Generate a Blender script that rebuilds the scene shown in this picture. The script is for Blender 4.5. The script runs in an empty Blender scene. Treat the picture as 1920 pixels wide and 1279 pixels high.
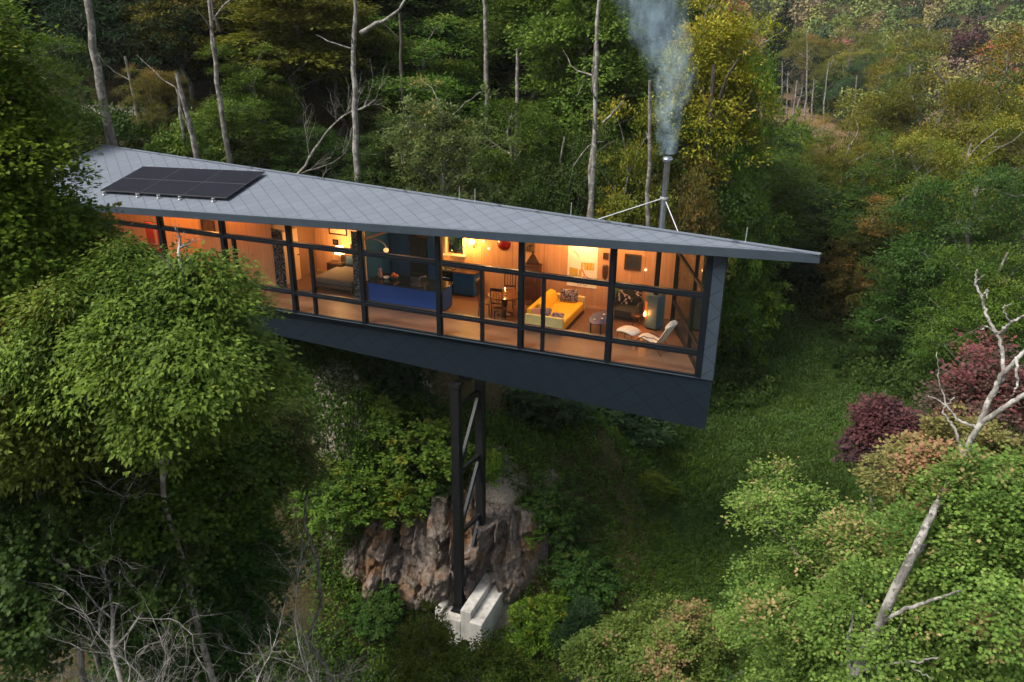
import bpy, math, random
import numpy as np
from mathutils import Vector, noise, Matrix

# ------------------------------------------------------------------ camera, sky, sun, exposure
F_PX, TH, ROLL, AZ, CAM_H, X6, Y6 = 1473.4, 0.3804, 0.0114, 0.375, 9.33, 2.863, 21.679
S = bpy.context.scene
COL = S.collection
fwd = np.array([0, math.cos(TH), -math.sin(TH)])
rgt0 = np.array([1., 0, 0]); up0 = np.array([0, math.sin(TH), math.cos(TH)])
RGT = rgt0 * math.cos(ROLL) + up0 * math.sin(ROLL)
UPV = -rgt0 * math.sin(ROLL) + up0 * math.cos(ROLL)
CAM = np.array([0, 0, CAM_H])
cd = bpy.data.cameras.new("camera"); cam = bpy.data.objects.new("camera", cd); COL.objects.link(cam)
cam.matrix_world = Matrix(((RGT[0], UPV[0], -fwd[0], 0), (RGT[1], UPV[1], -fwd[1], 0), (RGT[2], UPV[2], -fwd[2], CAM_H), (0, 0, 0, 1)))
cd.sensor_width = 36; cd.lens = 36 * F_PX / 1920; cd.clip_start = 0.1; cd.clip_end = 3000
S.camera = cam
SUN_EL, SUN_ROT = math.radians(52), math.radians(-118)
w = bpy.data.worlds.new("World"); S.world = w; w.use_nodes = True
nt = w.node_tree; bg = nt.nodes["Background"]
sky = nt.nodes.new("ShaderNodeTexSky"); sky.sky_type = 'NISHITA'; sky.sun_disc = False
sky.sun_elevation = SUN_EL; sky.sun_rotation = SUN_ROT; sky.dust_density = 3.0; sky.altitude = 300
hs = nt.nodes.new('ShaderNodeHueSaturation'); hs.inputs['Saturation'].default_value = .5; nt.links.new(sky.outputs[0], hs.inputs['Color']); nt.links.new(hs.outputs[0], bg.inputs[0]); bg.inputs[1].default_value = 0.085
sd = bpy.data.lights.new("sun", 'SUN'); sun = bpy.data.objects.new("sun", sd); COL.objects.link(sun)
sd.energy = 2.8; sd.angle = math.radians(30); sd.color = (1.0, 0.94, 0.84)
dirv = Vector((math.sin(SUN_ROT) * math.cos(SUN_EL), math.cos(SUN_ROT) * math.cos(SUN_EL), math.sin(SUN_EL)))
sun.rotation_euler = dirv.to_track_quat('Z', 'Y').to_euler()
S.view_settings.view_transform = 'Standard'; S.view_settings.look = 'None'
S.view_settings.exposure = 1.3; S.view_settings.gamma = 1
S.render.engine = 'CYCLES'
cy = S.cycles
cy.use_denoising = True; cy.max_bounces = 6; cy.diffuse_bounces = 3; cy.glossy_bounces = 3
cy.transmission_bounces = 4; cy.transparent_max_bounces = 12; cy.volume_bounces = 0
cy.sample_clamp_indirect = 4.0; cy.caustics_reflective = False; cy.caustics_refractive = False
cy.use_adaptive_sampling = True; cy.adaptive_threshold = 0.02
cy.volume_step_rate = 2.0; cy.volume_max_steps = 96
S.render.use_persistent_data = False

# ------------------------------------------------------------------ coordinates
EU = np.array([math.cos(AZ), -math.sin(AZ), 0]); EV = np.array([math.sin(AZ), math.cos(AZ), 0])
ORG = np.array([X6, Y6, 0.])
def HW(u, v, w=0.): return tuple(ORG + u * EU + v * EV + np.array([0, 0, w]))
def to_uv(x, y):
    d = np.array([x - X6, y - Y6, 0]); return float(d @ EU), float(d @ EV)
def at(px, py, dist):
    d = fwd + (px - 960) / F_PX * RGT - (py - 639.5) / F_PX * UPV
    return CAM + d / math.hypot(d[0], d[1]) * dist

# ------------------------------------------------------------------ node helpers
def new_mat(name):
    m = bpy.data.materials.new(name); m.use_nodes = True
    return m, m.node_tree, m.node_tree.nodes["Principled BSDF"]
def N(nt, t, **k):
    n = nt.nodes.new(t)
    for a, b in k.items():
        if hasattr(n, a): setattr(n, a, b)
    return n
def setin(n, **k):
    for a, b in k.items(): n.inputs[a.replace('_', ' ')].default_value = b
def ramp(nt, fac, stops):
    r = nt.nodes.new("ShaderNodeValToRGB"); e = r.color_ramp.elements
    while len(e) < len(stops): e.new(0.5)
    for i, (p, c) in enumerate(stops):
        e[i].position = p; e[i].color = (*c, 1) if len(c) == 3 else c
    nt.links.new(fac, r.inputs[0]); return r
def math_n(nt, op, a, b=None, c=None):
    n = nt.nodes.new("ShaderNodeMath"); n.operation = op
    for i, x in enumerate((a, b, c)):
        if x is None: continue
        if isinstance(x, (int, float)): n.inputs[i].default_value = x
        else: nt.links.new(x, n.inputs[i])
    return n.outputs[0]
def mixc(nt, fac, a, b, mode='MIX'):
    n = nt.nodes.new("ShaderNodeMix"); n.data_type = 'RGBA'; n.blend_type = mode
    for s, x in ((n.inputs[0], fac), (n.inputs[6], a), (n.inputs[7], b)):
        if isinstance(x, (int, float)): s.default_value = x
        elif isinstance(x, tuple): s.default_value = (*x, 1) if len(x) == 3 else x
        else: nt.links.new(x, s)
    return n.outputs[2]
def noise_n(nt, scale, detail=3, rough=.55, vec=None, coord='Object'):
    n = nt.nodes.new("ShaderNodeTexNoise"); n.inputs['Scale'].default_value = scale
    n.inputs['Detail'].default_value = detail; n.inputs['Roughness'].default_value = rough
    if vec is None:
        tc = nt.nodes.new("ShaderNodeTexCoord"); vec = tc.outputs[coord]
    nt.links.new(vec, n.inputs['Vector']); return n.outputs[0]
def bump(nt, b, height, strength=.3, dist=.02):
    n = nt.nodes.new("ShaderNodeBump"); n.inputs['Strength'].default_value = strength
    n.inputs['Distance'].default_value = dist
    nt.links.new(height, n.inputs['Height']); nt.links.new(n.outputs[0], b.inputs['Normal'])
MATS = {}
def plain(name, col, rough=.5, metal=0., spec=.5, emit=None, estr=0., var=.08, nscale=6., bumpy=0.):
    if name in MATS: return MATS[name]
    m, nt, b = new_mat(name)
    n = noise_n(nt, nscale, 4)
    c = tuple(min(1, x * (1 - var)) for x in col); d = tuple(min(1, x * (1 + var)) for x in col)
    r = ramp(nt, n, [(.3, c), (.7, d)])
    nt.links.new(r.outputs[0], b.inputs['Base Color'])
    rr = nt.nodes.new("ShaderNodeMapRange"); rr.inputs[3].default_value = max(0.02, rough - .06); rr.inputs[4].default_value = min(1, rough + .06)
    nt.links.new(n, rr.inputs[0]); nt.links.new(rr.outputs[0], b.inputs['Roughness'])
    b.inputs['Metallic'].default_value = metal; b.inputs['Specular IOR Level'].default_value = spec
    if emit: b.inputs['Emission Color'].default_value = (*emit, 1); b.inputs['Emission Strength'].default_value = estr
    if bumpy: bump(nt, b, noise_n(nt, nscale * 6, 4), bumpy, .01)
    MATS[name] = m; return m

def zinc_mat(name, col, a=.66, bb=.56):
    m, nt, b = new_mat(name)
    uv = nt.nodes.new("ShaderNodeUVMap")
    sp = nt.nodes.new("ShaderNodeSeparateXYZ"); nt.links.new(uv.outputs[0], sp.inputs[0])
    x = math_n(nt, 'MULTIPLY', sp.outputs[0], 1 / a); y = math_n(nt, 'MULTIPLY', sp.outputs[1], 1 / bb)
    p = math_n(nt, 'ADD', x, y); q = math_n(nt, 'SUBTRACT', x, y)
    fp = math_n(nt, 'FRACT', p); fq = math_n(nt, 'FRACT', q)
    flp = math_n(nt, 'FLOOR', p); flq = math_n(nt, 'FLOOR', q)
    cmb = nt.nodes.new("ShaderNodeCombineXYZ"); nt.links.new(flp, cmb.inputs[0]); nt.links.new(flq, cmb.inputs[1])
    wn = nt.nodes.new("ShaderNodeTexWhiteNoise"); nt.links.new(cmb.outputs[0], wn.inputs[0])
    mn = math_n(nt, 'MINIMUM', math_n(nt, 'PINGPONG', p, .5), math_n(nt, 'PINGPONG', q, .5))
    line = nt.nodes.new("ShaderNodeMapRange"); line.inputs[1].default_value = .008; line.inputs[2].default_value = .032
    nt.links.new(mn, line.inputs[0])
    n1 = noise_n(nt, 1.3, 5, .6); n2 = noise_n(nt, 22, 3)
    base = ramp(nt, wn.outputs[0], [(0, tuple(c * .93 for c in col)), (1, tuple(c * 1.06 for c in col))]).outputs[0]
    base = mixc(nt, math_n(nt, 'MULTIPLY', n1, .6), base, tuple(c * .72 for c in col))
    base = mixc(nt, line.outputs[0], tuple(c * .42 for c in col), base)
    nt.links.new(base, b.inputs['Base Color'])
    rg = nt.nodes.new("ShaderNodeMapRange"); rg.inputs[3].default_value = .45; rg.inputs[4].default_value = .68
    nt.links.new(n1, rg.inputs[0]); nt.links.new(rg.outputs[0], b.inputs['Roughness'])
    b.inputs['Specular IOR Level'].default_value = .2
    # every tile is lapped: it lifts a little towards its upper-left edges
    h = math_n(nt, 'ADD', math_n(nt, 'MULTIPLY', math_n(nt, 'ADD', fp, math_n(nt, 'SUBTRACT', 1, fq)), .25), math_n(nt, 'MULTIPLY', line.outputs[0], .7))
    h = math_n(nt, 'ADD', h, math_n(nt, 'MULTIPLY', n2, .05))
    bump(nt, b, h, .5, .012)
    return m

def wood_mat(name, c1, c2, stretch=(14, 14, .8), rough=.5, panel=0.):
    m, nt, b = new_mat(name)
    tc = nt.nodes.new("ShaderNodeTexCoord"); mp = nt.nodes.new("ShaderNodeMapping")
    mp.inputs['Scale'].default_value = stretch
    nt.links.new(tc.outputs['Object'], mp.inputs[0])
    n = noise_n(nt, 1.0, 5, .6, mp.outputs[0]); n2 = noise_n(nt, .6, 2)
    f = math_n(nt, 'ADD', math_n(nt, 'MULTIPLY', n, .75), math_n(nt, 'MULTIPLY', n2, .25))
    r = ramp(nt, f, [(.35, c1), (.65, c2)]).outputs[0]
    if panel:
        sp = nt.nodes.new("ShaderNodeSeparateXYZ"); nt.links.new(tc.outputs['Object'], sp.inputs[0])
        g = math_n(nt, 'PINGPONG', sp.outputs[0], panel / 2)
        ln = nt.nodes.new("ShaderNodeMapRange"); ln.inputs[1].default_value = .003; ln.inputs[2].default_value = .012
        nt.links.new(g, ln.inputs[0])
        r = mixc(nt, ln.outputs[0], tuple(x * .45 for x in c1), r)
    nt.links.new(r, b.inputs['Base Color']); b.inputs['Roughness'].default_value = rough
    bump(nt, b, n, .15, .003)
    return m

def pattern_mat(name, c1, c2, scale, thr=.5, rough=.9, detail=2.):
    m, nt, b = new_mat(name)
    n = noise_n(nt, scale, detail, .6)
    r = ramp(nt, n, [(thr - .015, c1), (thr + .015, c2)])
    nt.links.new(r.outputs[0], b.inputs['Base Color']); b.inputs['Roughness'].default_value = rough
    bump(nt, b, noise_n(nt, 90, 2), .3, .003)
    return m

def leaf_mat(name, dark, light, autumn, amt=0., gloss=.12, trans=.36):
    m, nt, b = new_mat(name)
    at_ = nt.nodes.new("ShaderNodeAttribute"); at_.attribute_name = "tint"
    au = nt.nodes.new("ShaderNodeAttribute"); au.attribute_name = "autumn"
    oi = nt.nodes.new("ShaderNodeObjectInfo")
    r = ramp(nt, at_.outputs['Fac'], [(0, dark), (.55, tuple((x + y) / 2 for x, y in zip(dark, light))), (1, light)]).outputs[0]
    thr = nt.nodes.new("ShaderNodeMapRange"); thr.inputs[1].default_value = 1 - amt; thr.inputs[2].default_value = 1 - amt + .16
    nt.links.new(au.outputs['Fac'], thr.inputs[0])
    aut = ramp(nt, at_.outputs['Fac'], [(0, tuple(x * .6 for x in autumn)), (1, autumn)]).outputs[0]
    c = mixc(nt, thr.outputs[0], r, aut)
    hsv = nt.nodes.new("ShaderNodeHueSaturation")
    hv = nt.nodes.new("ShaderNodeMapRange"); hv.inputs[3].default_value = .485; hv.inputs[4].default_value = .512
    vv = nt.nodes.new("ShaderNodeMapRange"); vv.inputs[3].default_value = .82; vv.inputs[4].default_value = 1.2
    nt.links.new(oi.outputs['Random'], hv.inputs[0]); nt.links.new(oi.outputs['Random'], vv.inputs[0])
    nt.links.new(hv.outputs[0], hsv.inputs['Hue']); nt.links.new(vv.outputs[0], hsv.inputs['Value'])
    nt.links.new(c, hsv.inputs['Color'])
    nt.links.new(hsv.outputs[0], b.inputs['Base Color'])
    b.inputs['Roughness'].default_value = .5; b.inputs['Specular IOR Level'].default_value = gloss
    tr = nt.nodes.new("ShaderNodeBsdfTranslucent"); nt.links.new(hsv.outputs[0], tr.inputs[0])
    mx = nt.nodes.new("ShaderNodeMixShader"); mx.inputs[0].default_value = trans
    nt.links.new(b.outputs[0], mx.inputs[1]); nt.links.new(tr.outputs[0], mx.inputs[2])
    nt.links.new(mx.outputs[0], nt.nodes["Material Output"].inputs[0])
    return m

def bark_mat(name, c1, c2, c3=None, scale=9.):
    m, nt, b = new_mat(name)
    tc = nt.nodes.new("ShaderNodeTexCoord"); mp = nt.nodes.new("ShaderNodeMapping"); mp.inputs['Scale'].default_value = (1, 1, .22)
    nt.links.new(tc.outputs['Object'], mp.inputs[0])
    n = noise_n(nt, scale, 6, .65, mp.outputs[0])
    r = ramp(nt, n, [(.36, c1), (.58, c2)]).outputs[0]
    if c3:
        k = ramp(nt, noise_n(nt, 3.4, 6, .7), [(.50, (0, 0, 0)), (.56, (1, 1, 1))]).outputs[0]
        r = mixc(nt, k, r, c3)
    nt.links.new(r, b.inputs['Base Color']); b.inputs['Roughness'].default_value = .9
    bump(nt, b, n, .8, .03)
    return m

# ------------------------------------------------------------------ object helpers
def put(o, parent=None):
    COL.objects.link(o)
    if parent is not None: o.parent = parent
    return o
def tag(o, label=None, cat=None, group=None, kind=None):
    if label: o["label"] = label
    if cat: o["category"] = cat
    if group: o["group"] = group
    if kind: o["kind"] = kind
    return o
def empty(name, loc=(0, 0, 0), rz=0., parent=None):
    o = bpy.data.objects.new(name, None); o.empty_display_size = .2
    put(o, parent); o.location = loc; o.rotation_euler = (0, 0, rz); return o
def thing(name, label, cat, u, v, w_=0., rz=0., group=None):
    o = empty(name, HW(u, v, w_), -AZ + rz); tag(o, label, cat, group); return o

class MB:
    def __init__(s): s.v = []; s.f = []; s.uv = {}
    def add(s, vs, fs):
        k = len(s.v); s.v += [tuple(float(c) for c in p) for p in vs]; s.f += [tuple(i + k for i in f) for f in fs]; return s
    def box(s, x0, x1, y0, y1, z0, z1):
        return s.add([(x0, y0, z0), (x1, y0, z0), (x1, y1, z0), (x0, y1, z0), (x0, y0, z1), (x1, y0, z1), (x1, y1, z1), (x0, y1, z1)],
                     [(0, 3, 2, 1), (4, 5, 6, 7), (0, 1, 5, 4), (1, 2, 6, 5), (2, 3, 7, 6), (3, 0, 4, 7)])
    def hexa(s, bot, top):
        n = len(bot)
        return s.add(list(bot) + list(top), [tuple(reversed(range(n))), tuple(range(n, 2 * n))] + [(i, (i + 1) % n, n + (i + 1) % n, n + i) for i in range(n)])
    def prism(s, poly, z0, z1): return s.hexa([(x, y, z0) for x, y in poly], [(x, y, z1) for x, y in poly])
    def tube(s, pts, rad, n=8, cap=True):
        P = [Vector(p) for p in pts]; R = rad if isinstance(rad, (list, tuple)) else [rad] * len(P)
        rings = []; prev = None
        for i, p in enumerate(P):
            d = (P[min(i + 1, len(P) - 1)] - P[max(i - 1, 0)]).normalized()
            a = Vector((0, 0, 1)) if abs(d.z) < .9 else Vector((1, 0, 0))
            if prev is not None: a = prev
            x = (a - d * a.dot(d)).normalized(); prev = x; y = d.cross(x)
            rings.append([p + (x * math.cos(t) + y * math.sin(t)) * R[i] for t in (2 * math.pi * k / n for k in range(n))])
        vs = [q for r in rings for q in r]; fs = []
        for i in range(len(P) - 1):
            for k in range(n): fs.append((i * n + k, i * n + (k + 1) % n, (i + 1) * n + (k + 1) % n, (i + 1) * n + k))
        if cap: fs += [tuple(reversed(range(n))), tuple((len(P) - 1) * n + k for k in range(n))]
        return s.add(vs, fs)
    def bar(s, a, b, wx, wz):
        a = Vector(a); b = Vector(b); d = (b - a).normalized(); up = Vector((0, 0, 1)) if abs(d.z) < .95 else Vector((0, 1, 0))
        x = d.cross(up).normalized() * wx / 2; z = x.normalized().cross(d).normalized() * wz / 2
        return s.hexa([a - x - z, a + x - z, a + x + z, a - x + z], [b - x - z, b + x - z, b + x + z, b - x + z])
    def lathe(s, prof, n=20, c=(0, 0), sx=1., sy=1.):
        vs = [(c[0] + r * sx * math.cos(2 * math.pi * k / n), c[1] + r * sy * math.sin(2 * math.pi * k / n), z) for r, z in prof for k in range(n)]
        fs = [(i * n + k, i * n + (k + 1) % n, (i + 1) * n + (k + 1) % n, (i + 1) * n + k) for i in range(len(prof) - 1) for k in range(n)]
        fs += [tuple(reversed(range(n))), tuple((len(prof) - 1) * n + k for k in range(n))]
        return s.add(vs, fs)
    def build(s, name, mat, parent=None, bevel=0., smooth=False, uvf=None, sub=0, seg=2):
        me = bpy.data.meshes.new(name); me.from_pydata(s.v, [], s.f); me.validate(); me.update()
        if uvf:
            l = me.uv_layers.new(name="UVMap")
            for lp in me.loops: l.data[lp.index].uv = uvf(s.v[lp.vertex_index])
        if mat: me.materials.append(mat)
        o = bpy.data.objects.new(name, me); put(o, parent)
        if bevel:
            b = o.modifiers.new("bevel", 'BEVEL'); b.width = bevel; b.segments = seg; b.limit_method = 'ANGLE'
        if sub:
            b = o.modifiers.new("sub", 'SUBSURF'); b.levels = sub; b.render_levels = sub
        if smooth:
            for p in me.polygons: p.use_smooth = True
        return o

def arr_mesh(name, V, F, attrs=None, mat=None, smooth=False):
    """V (n,3), F (m,k) -> mesh, quickly"""
    V = np.asarray(V, np.float32); F = np.asarray(F, np.int32); k = F.shape[1]
    me = bpy.data.meshes.new(name); me.vertices.add(len(V)); me.vertices.foreach_set("co", V.ravel())
    me.loops.add(F.size); me.loops.foreach_set("vertex_index", F.ravel())
    me.polygons.add(len(F)); me.polygons.foreach_set("loop_start", np.arange(0, F.size, k, dtype=np.int32))
    if smooth: me.polygons.foreach_set("use_smooth", np.ones(len(F), bool))
    for n_, a in (attrs or {}).items():
        at_ = me.attributes.new(n_, 'FLOAT', 'POINT'); at_.data.foreach_set("value", np.asarray(a, np.float32))
    me.update(calc_edges=True)
    if mat: me.materials.append(mat)
    return me
# ------------------------------------------------------------------ terrain (one sheet to the horizon)
CP = []
def cp(px, py, d): CP.append(tuple(at(px, py, d)))
for a_ in [(560, 650, 30), (640, 800, 27), (750, 700, 30.5), (700, 900, 26.4), (750, 930, 26.7), (860, 915, 26.9), (950, 905, 27.0), (1010, 905, 28),
           (750, 1105, 24.6), (870, 1115, 24.9), (960, 1120, 24.9), (680, 1110, 24.3), (600, 1000, 25.8), (960, 1170, 24.1), (870, 1190, 23.9), (1050, 1130, 25.2), (1000, 1030, 27.2),
           (1100, 850, 32.5), (1000, 800, 32.5), (880, 760, 31), (1200, 830, 36), (1230, 950, 31), (1350, 1000, 29), (1280, 1060, 27.3),
           (1400, 650, 49.5), (1650, 720, 44), (1550, 590, 58), (1400, 850, 36.6), (1850, 800, 39), (1600, 1000, 29), (1150, 1000, 28.3)]: cp(*a_)
cp(200, 225, 55); cp(330, 232, 54); cp(190, 292, 44); cp(1480, 205, 215); cp(1560, 225, 190); cp(1400, 190, 230)
for u_, v_, z_ in [(-25, -.5, -.9), (-25, 6, .1), (-20, 0, -1.3), (-20, 5, -.5), (-16, 0, -2.2), (-16, 5, -1.3), (-20, 11, .6), (-8, 10, -3.6), (-3, 10, -6.2), (3, 12, -9.8), (-12, 12, -1.6), (-34, 4, 1.2), (-28, -8, -2.2), (-20, -9, -6.2), (-10, -8, -9.5), (-3, -7, -11.2)]:
    p_ = HW(u_, v_); CP.append((p_[0], p_[1], z_))
CP += [(0, 0, -12), (-20, 4, -8.5), (20, 4, -12), (0, 10, -11.7), (-14, 14, -8.5), (15, 15, -11.8), (-40, 20, 1), (-45, 80, 14), (-15, 80, 11), (10, 80, 4), (0, 55, 1.5), (-25, 62, 6),
       (15, 50, -6), (24, 62, -10), (36, 100, -11), (30, 130, -8), (10, 130, 10), (-60, 150, 32), (0, 200, 32), (60, 60, -9.5), (100, 110, -6), (60, 150, -10.5), (85, 160, -9.5), (50, 30, -11), (60, 0, -11), (0, -60, -12),
       (90, 300, 3), (60, 300, 8), (120, 320, 10), (160, 260, 10), (150, 480, 55), (0, 450, 75), (-150, 300, 70), (250, 250, 30), (300, 500, 90), (0, 800, 130), (400, 800, 130), (-400, 500, 130), (700, 300, 70), (500, -200, 10), (-300, -100, 30), (-100, 20, 14), (0, -500, -10)]
CP = np.array(CP); _s = 20.0
def _tps(r2): return np.where(r2 > 1e-9, .5 * r2 * np.log(np.maximum(r2, 1e-9)), 0)
_n = len(CP); _X = CP[:, :2] / _s
_K = _tps(((_X[:, None] - _X[None]) ** 2).sum(-1)) + np.eye(_n) * .002
_A = np.zeros((_n + 3, _n + 3)); _A[:_n, :_n] = _K; _A[:_n, _n] = 1; _A[:_n, _n + 1:] = _X; _A[_n, :_n] = 1; _A[_n + 1:, :_n] = _X.T
_wt = np.linalg.solve(_A, np.concatenate([CP[:, 2], np.zeros(3)]))
def ground(x, y):
    P = np.stack([np.asarray(x, float).ravel(), np.asarray(y, float).ravel()], 1) / _s
    out = np.empty(len(P))
    for i in range(0, len(P), 20000):
        q = P[i:i + 20000]; out[i:i + 20000] = _tps(((q[:, None] - _X[None]) ** 2).sum(-1)) @ _wt[:_n] + _wt[_n] + q @ _wt[_n + 1:]
    return out.reshape(np.shape(x))
def gz(x, y): return float(ground(np.array([x]), np.array([y]))[0])

def value_noise(x, y, sc, seed=0):
    x = np.asarray(x) / sc + seed * 17.3; y = np.asarray(y) / sc - seed * 9.1
    xi = np.floor(x).astype(np.int64); yi = np.floor(y).astype(np.int64); fx = x - xi; fy = y - yi
    fx = fx * fx * (3 - 2 * fx); fy = fy * fy * (3 - 2 * fy)
    def h(a, b):
        k = (a * 374761393 + b * 668265263 + seed * 1442695) & 0xffffffff
        k = ((k ^ (k >> 13)) * 1274126177) & 0xffffffff
        return ((k ^ (k >> 16)) & 0xffff) / 65535.
    return (h(xi, yi) * (1 - fx) + h(xi + 1, yi) * fx) * (1 - fy) + (h(xi, yi + 1) * (1 - fx) + h(xi + 1, yi + 1) * fx) * fy
def fbm(x, y, sc, o=4, seed=0):
    return sum(value_noise(x, y, sc / 2 ** i, seed + i) / 2 ** i for i in range(o)) / (2 - 2 ** (1 - o))
def gnd_micro(x, y): return (fbm(x, y, 3.0, 4, 3) - .5) * .5 + (fbm(x, y, .7, 2, 9) - .5) * .12
NG = 430
_t = np.linspace(-1, 1, NG); _warp = np.sinh(_t * 5.2) / math.sinh(5.2)
gx, gy = np.meshgrid(_warp * 900 + 4, _warp * 900 + 31)
gzv = ground(gx, gy) + gnd_micro(gx, gy) * np.clip(1 - np.hypot(gx, gy - 30) / 120, 0.2, 1)
idx = np.arange(NG * NG).reshape(NG, NG)
Fq = np.stack([idx[:-1, :-1], idx[:-1, 1:], idx[1:, 1:], idx[1:, :-1]], -1).reshape(-1, 4)
def blob(px, py, d, r):
    p = at(px, py, d); return np.clip(1.3 - np.hypot(gx - p[0], gy - p[1]) / r, 0, 1)
_m = 1 / (1 + np.exp(-(gx - (6.4 + 0.05 * (gy - 30))) / 1.2))
meadow = np.clip(_m * (gy > 10) * np.clip((75 - gy) / 15, 0, 1), 0, 1)
gravel = np.maximum.reduce([blob(745, 690, 30.5, 1.6), blob(690, 665, 31, 1.2), blob(640, 740, 28.5, 1.3), blob(700, 775, 28, 1.4), blob(740, 800, 27.8, 1.0), blob(610, 850, 26.4, 1.4) * .8, blob(970, 1150, 24, 1.6), blob(1040, 980, 28, 1.3) * .8, blob(930, 900, 27.5, 1.4)])
lawn = np.maximum.reduce([blob(620, 720, 29, 2.6), blob(680, 820, 27, 1.8), blob(580, 680, 30, 2)])
marsh = np.clip(1.2 - np.hypot((gx - 72) / 40, (gy - 195) / 55), 0, 1) * 2
gm, nt, b = new_mat("ground_cover")
def attr(n): 
    a = nt.nodes.new("ShaderNodeAttribute"); a.attribute_name = n; return a.outputs['Fac']
nA = noise_n(nt, .9, 6, .65); nB = noise_n(nt, 9, 5, .7); nC = noise_n(nt, 40, 3, .6)
litter = ramp(nt, nB, [(.3, (.022, .018, .008)), (.5, (.05, .042, .018)), (.68, (.10, .075, .035))]).outputs[0]
grass = ramp(nt, nB, [(.3, (.018, .040, .007)), (.55, (.040, .078, .014)), (.75, (.075, .11, .025))]).outputs[0]
grav = ramp(nt, nC, [(.35, (.10, .08, .06)), (.5, (.24, .20, .155)), (.66, (.46, .41, .35))]).outputs[0]
mar = ramp(nt, nB, [(.3, (.10, .062, .035)), (.6, (.19, .12, .07)), (.8, (.13, .14, .05))]).outputs[0]
def mask(name, lo=.3, hi=.7, k=1.2):
    s_ = math_n(nt, 'ADD', attr(name), math_n(nt, 'MULTIPLY', math_n(nt, 'SUBTRACT', nA, .5), k))
    r_ = nt.nodes.new("ShaderNodeMapRange"); r_.inputs[1].default_value = lo; r_.inputs[2].default_value = hi; nt.links.new(s_, r_.inputs[0]); return r_.outputs[0]
c_ = mixc(nt, mask('meadow', .35, .55, .5), litter, grass)
c_ = mixc(nt, mask('lawn', .3, .5), c_, grass)
c_ = mixc(nt, mask('gravel', .45, .6, 1.6), c_, grav)
c_ = mixc(nt, mask('marsh', .3, .5, .4), c_, mar)
nt.links.new(c_, b.inputs['Base Color']); b.inputs['Roughness'].default_value = .95; b.inputs['Specular IOR Level'].default_value = .15
bump(nt, b, math_n(nt, 'ADD', nB, math_n(nt, 'MULTIPLY', nC, .4)), .8, .06)
me = arr_mesh("ground", np.stack([gx, gy, gzv], -1).reshape(-1, 3), Fq, dict(meadow=meadow.ravel(), gravel=gravel.ravel(), lawn=lawn.ravel(), marsh=marsh.ravel()), gm, True)
go = put(bpy.data.objects.new("ground", me)); tag(go, kind='structure')

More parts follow.
